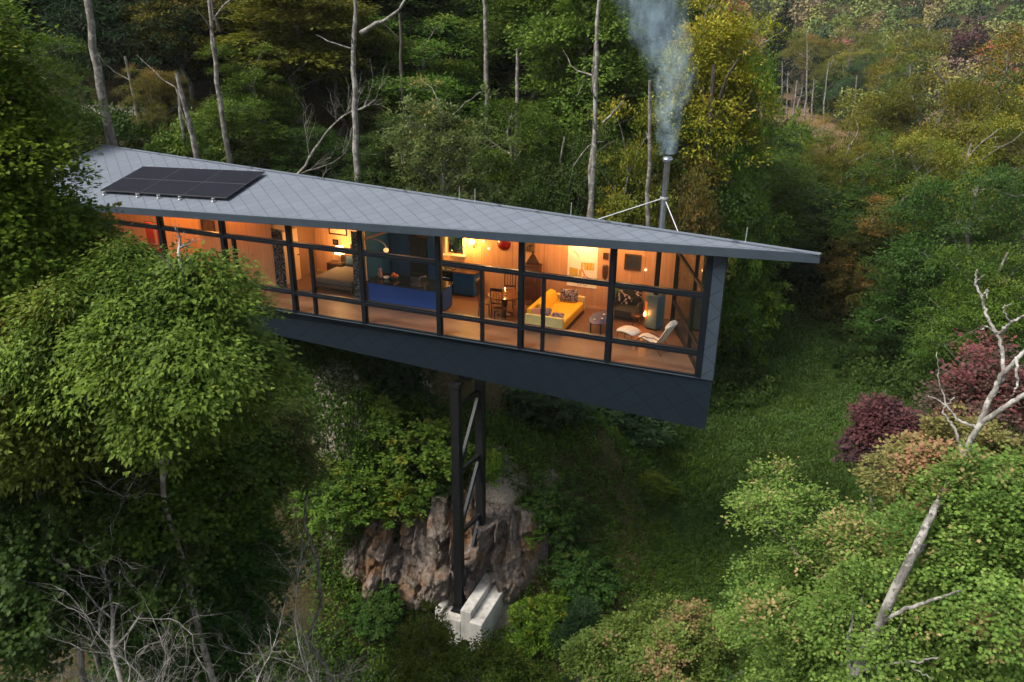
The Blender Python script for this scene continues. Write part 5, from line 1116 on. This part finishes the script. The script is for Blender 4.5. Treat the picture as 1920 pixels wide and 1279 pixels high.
# pale slim trunks that stand in front of the wood
def pole(px0, py0, px1, py1, d, r, label, bark='pale', fork=None, seed=1):
    rng = np.random.default_rng(seed); T = Tubes(); a = at(px0, py0, d); b_ = at(px1, py1, d + .3); b0 = np.array([b_[0], b_[1], min(gz(b_[0], b_[1]), b_[2] - .4)])
    a2 = a + (a - b_) * .25; P = curve(b0, a2, rng, .012, 0, 14); T.add(P - b0, np.linspace(r * 1.25, r * .5, 14), 9)
    for k in range(1 if d < 60 else 5):
        i = rng.integers(8, 13); q = P[i] + np.array([rng.normal() * 1.6, rng.normal() * 1.0, rng.uniform(.4, 2.2)]); T.add(curve(P[i], q, rng, .08, -.05, 6) - b0, np.linspace(r * .3, .008, 6), 5)
    for (fx, fy, tx, ty, rr) in (fork or []): T.add(curve(at(fx, fy, d), at(tx, ty, d - .8), rng, .05, 0, 8) - b0, np.linspace(rr, rr * .35, 8), 7)
    o = empty("slim_tree", tuple(b0)); tag(o, label, "tree"); put(bpy.data.objects.new("trunk", T.mesh("trunk", BARK[bark])), o); return o
pole(166, -10, 216, 275, 40, .22, "thick grey trunk leaning left behind the left end of the roof", 'grey', seed=61)
pole(400, 40, 438, 305, 40, .13, "slim pale trunk with thin bare forks behind the solar panels' right end", 'grey', [(408, 100, 365, 10, .06), (412, 60, 395, -20, .06)], 62)
pole(340, 170, 374, 298, 38.5, .16, "short grey trunk leaning left, right one of the close pair behind the solar panels", 'grey', seed=63)
pole(334, 165, 347, 262, 40, .11, "thinner upright grey trunk, left one of the close pair behind the solar panels", 'grey', seed=64)
pole(667, 60, 672, 345, 38, .16, "pale grey trunk with one big limb reaching right behind the roof", 'pale', [(676, 62, 770, -10, .11), (660, 80, 648, 60, .04)], 65)
pole(1113, 150, 1098, 408, 36, .15, "grey slim trunk, left one of the two behind the roof left of the flue", 'grey', seed=66)
pole(1126, 60, 1119, 412, 35, .13, "palest slim trunk, right one of the two behind the roof left of the flue", 'pale', [(1131, 230, 1170, 190, .06), (1122, 255, 1113, 225, .04)], 67)
pole(1217, 200, 1212, 385, 38, .14, "brownish slim trunk just left of the steel flue", 'grey', seed=68)
pole(907, -10, 910, 150, 47, .17, "grey trunk high above the middle of the roof", 'grey', seed=69)
pole(970, 110, 970, 186, 45, .16, "short visible grey trunk right of the feathery pale tree", 'grey', seed=70)
pole(750, 60, 753, 195, 46, .14, "dark slim trunk above the feathery pale tree", 'dark', seed=71)
pole(1345, 150, 1368, 260, 43, .22, "dark trunk under the bright green maple right of the smoke", 'dark', [(1350, 190, 1385, 110, .1)], 72)
pole(1412, 300, 1382, 400, 52, .15, "leaning pale trunk right of the flue above the roof tip", 'grey', seed=73)
pole(240, 130, 262, 225, 47, .12, "slim grey trunk beside the thick leaning trunk at the upper left", 'grey', seed=74)
bare("bare_tree", "pale bare tree spreading thin branches behind the roof right of the solar panels", gp(522, 318, 38), at(522, 150, 38.5), 56, .12, 4, .42, 'grey', len0=.55)
# hemlocks in the dark interior of the left wood, and more wood behind
R_ = random.Random(9)
hem = [(90, 60), (230, 52), (160, 66), (300, 64), (420, 66), (560, 62), (680, 66), (760, 60), (860, 68), (930, 62), (20, 70), (360, 56)]
ORD = ['first', 'second', 'third', 'fourth', 'fifth', 'sixth', 'seventh', 'eighth', 'ninth', 'tenth', 'eleventh', 'twelfth', 'thirteenth', 'fourteenth']
HL = {p: 'dark shaded hemlock behind the roof, %s from the left of the dark conifers' % ORD[k] for k, p in enumerate(sorted(h[0] for h in hem))}
for i, (px, d) in enumerate(hem):
    tree('hemlock', px, -170 + R_.uniform(-60, 40), R_.uniform(210, 270), d, HL[px], 'hemlock', "hemlock_tree", group="dark hemlocks in the wood behind the house", bark='dark')
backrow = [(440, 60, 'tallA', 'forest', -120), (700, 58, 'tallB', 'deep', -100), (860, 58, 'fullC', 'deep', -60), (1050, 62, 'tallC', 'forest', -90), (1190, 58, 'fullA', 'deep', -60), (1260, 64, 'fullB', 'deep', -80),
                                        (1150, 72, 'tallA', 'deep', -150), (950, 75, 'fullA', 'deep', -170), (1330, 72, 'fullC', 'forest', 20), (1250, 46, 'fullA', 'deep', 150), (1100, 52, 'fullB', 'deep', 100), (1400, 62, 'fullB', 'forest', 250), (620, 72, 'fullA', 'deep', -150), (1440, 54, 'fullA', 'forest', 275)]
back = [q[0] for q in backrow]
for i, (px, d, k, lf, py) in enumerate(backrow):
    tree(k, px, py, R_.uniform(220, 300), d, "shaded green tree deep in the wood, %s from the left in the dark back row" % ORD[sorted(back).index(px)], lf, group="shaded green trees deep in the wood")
# ---- far trees round the clearing
far = [
 ('fineA', 1607, 38, 130, 205, 'golden', "broad yellow green tree standing behind the brown clearing"),
 ('fineB', 1625, 100, 90, 180, 'bluish', "dark green tree at the right end of the brown clearing"),
 ('fineB', 1690, 80, 70, 165, 'bright', "narrow light green tree right of the clearing"),
 ('tallC', 1518, 58, 62, 190, 'orange', "thin tree with an orange crown on a bare trunk in the clearing"),
 ('farA', 1570, 130, 60, 185, 'deep', "dark slim tree behind the clearing beside the orange crowned one"),
 ('fineA', 1745, 40, 120, 260, 'golden', "yellow green tree on the far hillside above the golden topped trees"),
 ('farB', 1830, 25, 60, 250, 'red', "bright red tree on the far hillside at the upper right"),
 ('farB', 1912, 55, 50, 215, 'red', "red tree touching the right edge high in the photo"),
 ('farCone', 1470, 10, 60, 240, 'hemlock', "dark conifer behind the left end of the clearing"),
 ('farCone', 1545, 70, 50, 225, 'hemlock', "dark conifer behind the orange crowned thin tree"),
 ('farA', 1500, 205, 60, 90, 'bright', "small light green tree in front of the brown clearing"),
 ('fineB', 1560, 245, 80, 84, 'orange', "orange leaved bush like tree right below the clearing"),
 ('farB', 1460, 190, 70, 100, 'rust', "low reddish bush at the left of the clearing"),
]
row(far, None)
for i, (px, y0, y1) in enumerate([(1466, 140, 235), (1477, 155, 240), (1512, 90, 225), (1526, 165, 230), (1553, 135, 205), (1606, 150, 185), (1494, 245, 170)]):
    d = 170 if i < 6 else 150
    if y1 < y0: y0, y1 = y1, y0
    pole(px, y0, px - 3, y1, d, .16, ["dead grey pole, leftmost standing snag in the clearing", "dead grey pole, second snag from the left in the clearing", "tall dead conifer snag with short side twigs in the middle of the clearing", "leaning dead pole right of the tall snag in the clearing", "thin dead pole at the right side of the clearing", "short pale trunk under the dark green tree at the clearing's end", "short dead pole in front of the clearing"][i], 'pale', seed=80 + i)
# ---- far-off woodland: one mass over the hills
def woodland():
    rng = np.random.default_rng(5); pos = []; 
    cand = rng.uniform([-160, 85], [330, 520], (9000, 2)); zz = ground(cand[:, 0], cand[:, 1])
    for (x, y), z in zip(cand, zz):
        az = x / y
        if az < -.75 or az > .80: continue
        if np.hypot((x - 72) / 30, (y - 195) / 42) < 1 : continue
        if y < 130 and x > 20: continue
        if abs(x - .355 * y) < .055 * y + 2 and y < 235: continue
        pos.append((x, y, z))
    pos = np.array(pos)
    # keep a natural spacing
    keep = []; cell = {}
    for p in pos:
        s_ = 5.5 + 2.0 * rng.random(); k = (int(p[0] // 6), int(p[1] // 6)); ok = True
        for i in (-1, 0, 1):
            for j in (-1, 0, 1):
                for q in cell.get((k[0] + i, k[1] + j), ()):
                    if (q[0] - p[0]) ** 2 + (q[1] - p[1]) ** 2 < s_ * s_: ok = False
        if ok: cell.setdefault(k, []).append(p); keep.append(p)
    pos = np.array(keep); n = len(pos)
    # merged low detail crowns: each crown a cloud of leaf clumps over a dome, with its own hue
    Vs = []; Fs = []; ti = []; au = []; hu = []; T = Tubes(); base = 0
    for i, p in enumerate(pos):
        D = math.hypot(p[0], p[1]); H = rng.uniform(11, 17); R = rng.uniform(3.2, 5.4); con = rng.random() < .16
        m = int(np.clip(900 * (120 / D) ** .7, 260, 1100)); ls = .95 * max(.75, D / 230) * (.8)
        u = rng.normal(size=(m, 3)); u /= np.linalg.norm(u, axis=1, keepdims=True); u[:, 2] = np.abs(u[:, 2]) * 1.0 - .25
        lob = 1 + .28 * np.sin(u[:, 0] * 4 + i) * np.sin(u[:, 1] * 4.4 + i * 2) + .12 * np.sin(u[:, 2] * 9 + i)
        if con: pr = np.stack([u[:, 0], u[:, 1]], 1) * rng.random((m, 1)) ** .5; zc = 1 - np.linalg.norm(pr, axis=1); q = np.stack([pr[:, 0] * R * .7, pr[:, 1] * R * .7, zc * H * 1.0 + H * .12], 1)
        else: q = u * (lob * rng.uniform(.86, 1.02, m))[:, None] * np.array([R, R, H * .45]) + np.array([0, 0, H * .58])
        a_ = rng.normal(size=(m, 3)); nr = u * .7 + np.array([0, 0, .7]) + rng.normal(size=(m, 3)) * .4
        V, F, k = stamp(KITE, q + p, a_, nr, ls * rng.uniform(.6, 1.2, m)); Vs.append(V); Fs.append(F + base); base += len(V)
        ti.append(np.repeat(np.clip(rng.normal(.5, .22, m), 0, 1), k)); hue = 0.02 if con else rng.random(); au.append(np.full(len(V), hue)); hu.append(np.full(len(V), 0. if con else 1.))
        if D < 260: T.add(np.array([p, p + [0, 0, H * .5]]), np.array([.2, .1]), 4)
    m, nt, b = new_mat("leaf_far_wood")
    a1 = nt.nodes.new("ShaderNodeAttribute"); a1.attribute_name = "tint"; a2 = nt.nodes.new("ShaderNodeAttribute"); a2.attribute_name = "autumn"
    hr = ramp(nt, a2.outputs['Fac'], [(0, (.018, .032, .018)), (.08, (.030, .055, .012)), (.30, (.065, .100, .022)), (.52, (.10, .130, .028)), (.70, (.15, .155, .035)), (.83, (.15, .125, .05)), (.92, (.125, .085, .06)), (.995, (.26, .05, .04))]).outputs[0]
    vr = ramp(nt, a1.outputs['Fac'], [(0, (.7, .7, .7)), (1, (1.75, 1.75, 1.75))]).outputs[0]
    nt.links.new(mixc(nt, 1., hr, vr, 'MULTIPLY'), b.inputs['Base Color']); b.inputs['Roughness'].default_value = .7; b.inputs['Specular IOR Level'].default_value = .2
    o = put(bpy.data.objects.new("woodland", arr_mesh("woodland", np.concatenate(Vs), np.concatenate(Fs), dict(tint=np.concatenate(ti), autumn=np.concatenate(au)), m)))
    tag(o, "far-off autumn woodland of mixed green, yellow and rust crowns covering the hills", "woodland", kind='stuff')
    print("woodland crowns", n)
    o2 = put(bpy.data.objects.new("woodland_trunks", T.mesh("woodland_trunks", BARK['grey'])), o)
woodland()
# ---- undergrowth on the slopes, the grass of the meadow
def scatter_stuff(name, label, cat, pts_px, n, size, tmpl, leaf, hgt, seed, jitter=1.5, up=.5):
    rng = np.random.default_rng(seed); C = np.array([at(*p[:3])[:2] for p in pts_px]); rr = np.array([p[3] for p in pts_px]); wts = rr ** 2 / (rr ** 2).sum()
    nc = n // 26; ci = rng.choice(len(C), nc, p=wts); a = rng.uniform(0, 6.283, nc); r_ = np.sqrt(rng.random(nc)) * rr[ci]
    cx = C[ci, 0] + np.cos(a) * r_; cy_ = C[ci, 1] + np.sin(a) * r_; ch = hgt * rng.uniform(.25, 1, nc) ** 1.3
    k = np.repeat(np.arange(nc), 26); m = len(k); o_ = rng.normal(size=(m, 3)) * np.array([.30, .30, .28]) * (ch[k] * .9 + .15)[:, None]
    x = cx[k] + o_[:, 0]; y = cy_[k] + o_[:, 1]; z = ground(x, y) + gnd_micro(x, y) + np.abs(o_[:, 2]) + ch[k] * rng.random(m) ** .7
    pos = np.stack([x, y, z], 1); axis = rng.normal(size=(m, 3)) + [0, 0, up]; nrm = rng.normal(size=(m, 3)) * .45 + [0, 0, 1]
    V, F, kk = stamp(tmpl, pos, axis, nrm, size * rng.uniform(.6, 1.3, m))
    tint = np.clip(rng.normal(.5, .2, m) + rng.normal(0, .2, nc)[k], 0, 1); aut = np.clip(rng.normal(.35, .22, nc)[k], 0, 1)
    o = put(bpy.data.objects.new(name, arr_mesh(name, V, F, dict(tint=np.repeat(tint, kk), autumn=np.repeat(aut, kk)), LM[leaf]))); tag(o, label, cat, kind='stuff')
scatter_stuff("undergrowth", "dark green undergrowth covering the slope around the steel tower", "undergrowth",
    [(890, 800, 29.5, 1.5), (960, 860, 28.8, 1.6), (900, 870, 28, 1.0), (980, 920, 28.2, 1.0), (760, 850, 27.5, 1.8), (830, 840, 28, 1.6), (1000, 850, 30, 2.2), (1080, 800, 33, 2.2), (1150, 880, 31.5, 2.4), (1080, 950, 28.5, 2), (1050, 1050, 26.5, 1.3), (640, 940, 25.5, 1.6), (700, 900, 26.6, 1.2), (800, 760, 29, 1.2), (930, 780, 30, 1.3), (1020, 1130, 24.5, 1.2), (760, 1180, 23, 1.6), (1000, 1200, 22.5, 1.6), (1130, 1100, 25, 2.0), (620, 1080, 23.5, 1.2), (690, 1230, 20.6, 2.2), (600, 1190, 21.2, 2), (60, 1272, 17.6, 3), (220, 1272, 18, 3), (420, 1272, 18.8, 3), (560, 1262, 20, 2.4)], 88000, .13, OVAL, 'forest', .55, 71)
scatter_stuff("ground_cover", "low dark green ground cover on the bank right of the tower", "ground cover",
    [(1230, 900, 33, 2.5), (1200, 1020, 28, 2.0), (1270, 1080, 27, 2.0)], 22000, .09, KITE, 'forest', .16, 72)
scatter_stuff("forest_floor_plants", "shaded low plants and saplings on the wood floor behind the house", "undergrowth",
    [(200, 250, 48, 6), (420, 260, 46, 6), (620, 300, 43, 5), (850, 330, 42, 5), (1050, 370, 40, 4), (1350, 540, 45, 4), (1560, 560, 58, 5), (1750, 620, 48, 5), (1850, 700, 43, 4)], 50000, .26, OVAL, 'deep', 1.0, 73)
def grass():
    rng = np.random.default_rng(3); n = 260000; x = rng.uniform(5, 34, n); y = rng.uniform(20, 66, n)
    m_ = (1 / (1 + np.exp(-(x - (6.4 + .05 * (y - 30))) / 1.2)) + (fbm(x, y, 2.5, 3, 5) - .5) * .9) > .45
    x = x[m_]; y = y[m_]; n = len(x)
    x2 = at(650, 730, 28.5); a = rng.uniform(0, 6.28, 26000); r_ = np.sqrt(rng.random(26000)) * 3.2
    x = np.concatenate([x, x2[0] + np.cos(a) * r_]); y = np.concatenate([y, x2[1] + np.sin(a) * r_ * 1.3]); n = len(x)
    D = np.hypot(x, y); z = ground(x, y) + gnd_micro(x, y) - .01
    clump = fbm(x, y, 1.1, 3, 8); h = (.07 + .20 * clump ** 1.5) * rng.uniform(.6, 1.4, n)
    a = rng.uniform(0, 6.283, n); wdt = .012 + .0008 * D; lx = rng.normal(size=n) * .35 * h; ly = rng.normal(size=n) * .35 * h
    P0 = np.stack([x - np.cos(a) * wdt, y - np.sin(a) * wdt, z], 1); P1 = np.stack([x + np.cos(a) * wdt, y + np.sin(a) * wdt, z], 1); P2 = np.stack([x + lx, y + ly, z + h], 1)
    V = np.stack([P0, P1, P2], 1).reshape(-1, 3); F = np.arange(3 * n).reshape(-1, 3)
    tint = np.repeat(np.clip(.25 + .6 * clump + rng.normal(0, .12, n) - .25 * (fbm(x, y, 6, 2, 2) < .45), 0, 1), 3)
    gm_ = leaf_mat("meadow_grass", (.018, .040, .006), (.066, .115, .017), (.12, .10, .03), .04, .2, .2)
    o = put(bpy.data.objects.new("meadow_grass", arr_mesh("meadow_grass", V, F, dict(tint=tint, autumn=np.repeat(np.clip(rng.normal(.4, .2, n), 0, 1), 3)), gm_))); tag(o, "mown dark green meadow grass beside and below the house", "grass", kind='stuff')
grass()
# single bushes on the bank and beside the footing
bush = [(740, 740, 110, 29.5, 'bluish', "dark bluish green bush under the house left of the tower", 52), (560 + 160, 800, 60, 27.8, 'forest', "small bush on the pale gravel left of the tower", 40), (800, 830, 150, 27.5, 'forest', "rounded green bush directly behind the left tower column at mid height", 60),
        (1020, 720, 170, 33, 'bluish', "wispy grey green bush under the house right of the tower", 60), (1150, 770, 150, 35, 'bluish', "soft blue green bush under the house end", 60), (915, 890, 50, 27.2, 'bright', "small bright green bush right beside the tower column above the rock", 30),
        (1045, 990, 110, 27.5, 'deep', "dark green bush on the bank right of the rock face", 60), (1090, 1060, 110, 26, 'deep', "deep green bush behind the small blue green pine", 50), (1010, 1120, 90, 23.8, 'bright', "bright green leafy bush right of the concrete footing", 50), (940, 1200, 90, 22.4, 'bright', "light green bush below the right end of the footing", 40),
        (720, 960, 80, 26.0, 'golden', "small bush with orange leaves growing on the rock face", 40), (640, 930, 130, 25.8, 'forest', "leafy green bush at the upper left end of the rock face", 60), (735, 915, 110, 26.3, 'forest', "green bush hanging over the top of the rock face left of the tower", 30), (800, 905, 80, 26.8, 'deep', "dark bush on the rim of the rock face beside the left column", 26), (985, 925, 90, 27.2, 'forest', "low green bush on the right rim of the rock face", 28), (700, 1090, 90, 23.6, 'deep', "dark bush at the foot of the rock face left of the sapling", 40), (1320, 600, 70, 48, 'bright', "low bright bush at the meadow edge beside the house end", 40), (1225, 905, 60, 31.5, 'bright', "small lime green bush on the dark bank right of the tower", 24), (860, 1150, 70, 20.8, 'maple', "leafy bush overlapping the near end of the concrete footing", 60)]
for i, (px, py, wd, d, lf, lab, hp) in enumerate(bush):
    q = at(px, py, d); g = gz(q[0], q[1]); tm, cm, H0, R0 = PROTO['shrub' if i % 2 else 'shrubB']
    D = math.hypot(d, g - CAM_H); wid = wd / F_PX * D; o = empty("bush", (q[0], q[1], g - .1), i * 1.3); o.scale = (wid / 2 / R0, wid / 2 / R0, max(.5, hp / F_PX * D * 1.5) / H0); tag(o, lab, "bush")
    for nm, me_ in (("stems", tm), ("foliage", cm)):
        c = put(bpy.data.objects.new(nm, me_), o)
        if nm == "foliage": c.material_slots[0].link = 'OBJECT'; c.material_slots[0].material = LM[lf]
# loose stones on the bank
def stones():
    rng = np.random.default_rng(12); sm = plain("stone", (.20, .175, .15), .9, var=.3, nscale=5)
    spots = [(760, 680, 30.5, 'a pale stone on the gravel patch under the house'), (690, 700, 30, ''), (715, 780, 28, ''), (650, 640, 31, ''), (940, 880, 27.6, ''), (1005, 940, 27.5, ''), (1010, 1000, 27, ''), (975, 1125, 24.2, ''), (600, 860, 26.6, ''), (1000, 900, 28.5, ''), (955, 1150, 23.8, '')]
    vs = []
    m_ = MB()
    import itertools
    base = [(x, y, z) for x in (-1, 1) for y in (-1, 1) for z in (-1, 1)]
    for s in range(70):
        px, py, d, _ = spots[rng.integers(len(spots))]; q = at(px, py, d); x = q[0] + rng.normal() * .7; y = q[1] + rng.normal() * .7; r_ = rng.uniform(.03, .12) * (2.2 if s % 14 == 0 else 1)
        z = gz(x, y) + float(gnd_micro(x, y)) + r_ * .2
        P = [(x + bx * r_ * rng.uniform(.5, 1), y + by * r_ * rng.uniform(.5, 1), z + bz * r_ * rng.uniform(.4, .8)) for bx, by, bz in base]
        m_.add(P, [(0, 1, 3, 2), (4, 6, 7, 5), (0, 4, 5, 1), (2, 3, 7, 6), (0, 2, 6, 4), (1, 5, 7, 3)])
    o = m_.build("loose_stones", sm, None, bevel=.02); tag(o, "scattered pale loose stones on the bank and round the rock face", "stones", kind='stuff')
stones()
# ---- smoke from the flue
def smoke():
    px = [(1253, 289, 15), (1252, 262, 16), (1251, 225, 19), (1262, 175, 27), (1262, 130, 34), (1246, 90, 40), (1232, 50, 46), (1222, 10, 50), (1212, -40, 56)]
    c = HW(.66, 3.43); pts = []
    for i, (x, y, r_) in enumerate(px):
        d0 = fwd + (x - 960) / F_PX * RGT - (y - 639.5) / F_PX * UPV; n_ = EV; t = ((np.array(c) - CAM) @ n_) / (d0 @ n_); q = CAM + t * d0; pts.append((q, r_ / F_PX * (t * 1.0)))
    rng = np.random.default_rng(1); n = 28; T = []; k = np.linspace(0, len(pts) - 1, 40)
    P = np.stack([np.interp(k, range(len(pts)), [p[0][j] for p in pts]) for j in range(3)], 1); R = np.interp(k, range(len(pts)), [p[1] for p in pts]) * 1.7
    tb = Tubes(); tb.add(P, R, n); V = np.concatenate(tb.V); F = np.concatenate(tb.F)
    V = np.vstack([V, P[:1], P[-1:]]); nv = len(V)
    me_ = bpy.data.meshes.new("smoke"); fl_ = [tuple(f) for f in F] + [(nv - 2, (i + 1) % n, i) for i in range(n)] + [(nv - 1, (len(P) - 1) * n + i, (len(P) - 1) * n + (i + 1) % n) for i in range(n)]
    me_.from_pydata([tuple(v) for v in V], [], fl_); me_.update()
    at_ = me_.attributes
    m = bpy.data.materials.new("smoke"); m.use_nodes = True; nt = m.node_tree; nt.nodes.remove(nt.nodes["Principled BSDF"]); pv = nt.nodes.new("ShaderNodeVolumePrincipled")
    nt.links.new(pv.outputs[0], nt.nodes["Material Output"].inputs['Volume']); pv.inputs['Color'].default_value = (.62, .84, 1, 1); pv.inputs['Anisotropy'].default_value = .1
    tc = nt.nodes.new("ShaderNodeTexCoord"); mp = nt.nodes.new("ShaderNodeMapping"); mp.inputs['Scale'].default_value = (1.6, 1.6, .8); nt.links.new(tc.outputs['Object'], mp.inputs[0])
    nn = noise_n(nt, 2.4, 6, .62, mp.outputs[0]); mr = nt.nodes.new("ShaderNodeMapRange"); mr.inputs[1].default_value = .42; mr.inputs[2].default_value = .66; mr.inputs[3].default_value = .02; mr.inputs[4].default_value = 1.
    nt.links.new(nn, mr.inputs[0])
    sp = nt.nodes.new("ShaderNodeSeparateXYZ"); nt.links.new(tc.outputs['Object'], sp.inputs[0])
    z0_, z1_ = P[0, 2], P[-1, 2]; tz_ = math_n(nt, 'DIVIDE', math_n(nt, 'SUBTRACT', sp.outputs[2], z0_), z1_ - z0_)
    def fc(vals, lo, hi):
        n_ = nt.nodes.new("ShaderNodeFloatCurve"); c_ = n_.mapping.curves[0]; k_ = [i / 8 for i in range(9)]
        vv = [(np.interp(z0_ + t * (z1_ - z0_), P[:, 2], vals) - lo) / (hi - lo) for t in k_]
        c_.points[0].location = (0, vv[0]); c_.points[1].location = (1, vv[-1])
        for t, v_ in zip(k_[1:-1], vv[1:-1]): c_.points.new(t, float(v_))
        n_.mapping.update(); nt.links.new(tz_, n_.inputs['Value']); return math_n(nt, 'ADD', math_n(nt, 'MULTIPLY', n_.outputs[0], hi - lo), lo)
    cx_ = fc(P[:, 0], P[:, 0].min() - .01, P[:, 0].max() + .01); cyy = fc(P[:, 1], P[:, 1].min() - .01, P[:, 1].max() + .01); rr_ = fc(R, 0., R.max() * 1.01)
    dx = math_n(nt, 'SUBTRACT', sp.outputs[0], cx_); dy = math_n(nt, 'SUBTRACT', sp.outputs[1], cyy)
    dist = math_n(nt, 'DIVIDE', math_n(nt, 'SQRT', math_n(nt, 'ADD', math_n(nt, 'MULTIPLY', dx, dx), math_n(nt, 'MULTIPLY', dy, dy))), rr_)
    dist = math_n(nt, 'ADD', dist, math_n(nt, 'MULTIPLY', math_n(nt, 'SUBTRACT', nn, .5), -.9))
    fo = nt.nodes.new("ShaderNodeMapRange"); fo.interpolation_type = 'SMOOTHSTEP'; fo.inputs[1].default_value = .25; fo.inputs[2].default_value = .9; fo.inputs[3].default_value = 1; fo.inputs[4].default_value = 0; nt.links.new(dist, fo.inputs[0])
    fd = nt.nodes.new("ShaderNodeMapRange"); fd.inputs[1].default_value = 5.6; fd.inputs[2].default_value = 10.5; fd.inputs[3].default_value = 2.2; fd.inputs[4].default_value = .5; nt.links.new(sp.outputs[2], fd.inputs[0])
    nt.links.new(math_n(nt, 'MULTIPLY', math_n(nt, 'MULTIPLY', mr.outputs[0], fd.outputs[0]), fo.outputs[0]), pv.inputs['Density'])
    me_.materials.append(m); o = put(bpy.data.objects.new("smoke", me_)); tag(o, "thin bluish wood smoke rising from the steel flue", "smoke", kind='stuff')
smoke()
# ---- evening haze over the valley
hb = MB(); hb.box(-520, 560, -40, 900, float(gzv[(gy > -60)].min()) - 40, 175)
hz = bpy.data.materials.new("haze"); hz.use_nodes = True; nt = hz.node_tree; nt.nodes.remove(nt.nodes["Principled BSDF"]); pv = nt.nodes.new("ShaderNodeVolumePrincipled")
pv.inputs['Color'].default_value = (.86, .88, .86, 1); pv.inputs['Density'].default_value = .00013; nt.links.new(pv.outputs[0], nt.nodes["Material Output"].inputs['Volume'])
ho = hb.build("haze", hz); tag(ho, "thin pale evening haze over the far hillside", "haze", kind='stuff')
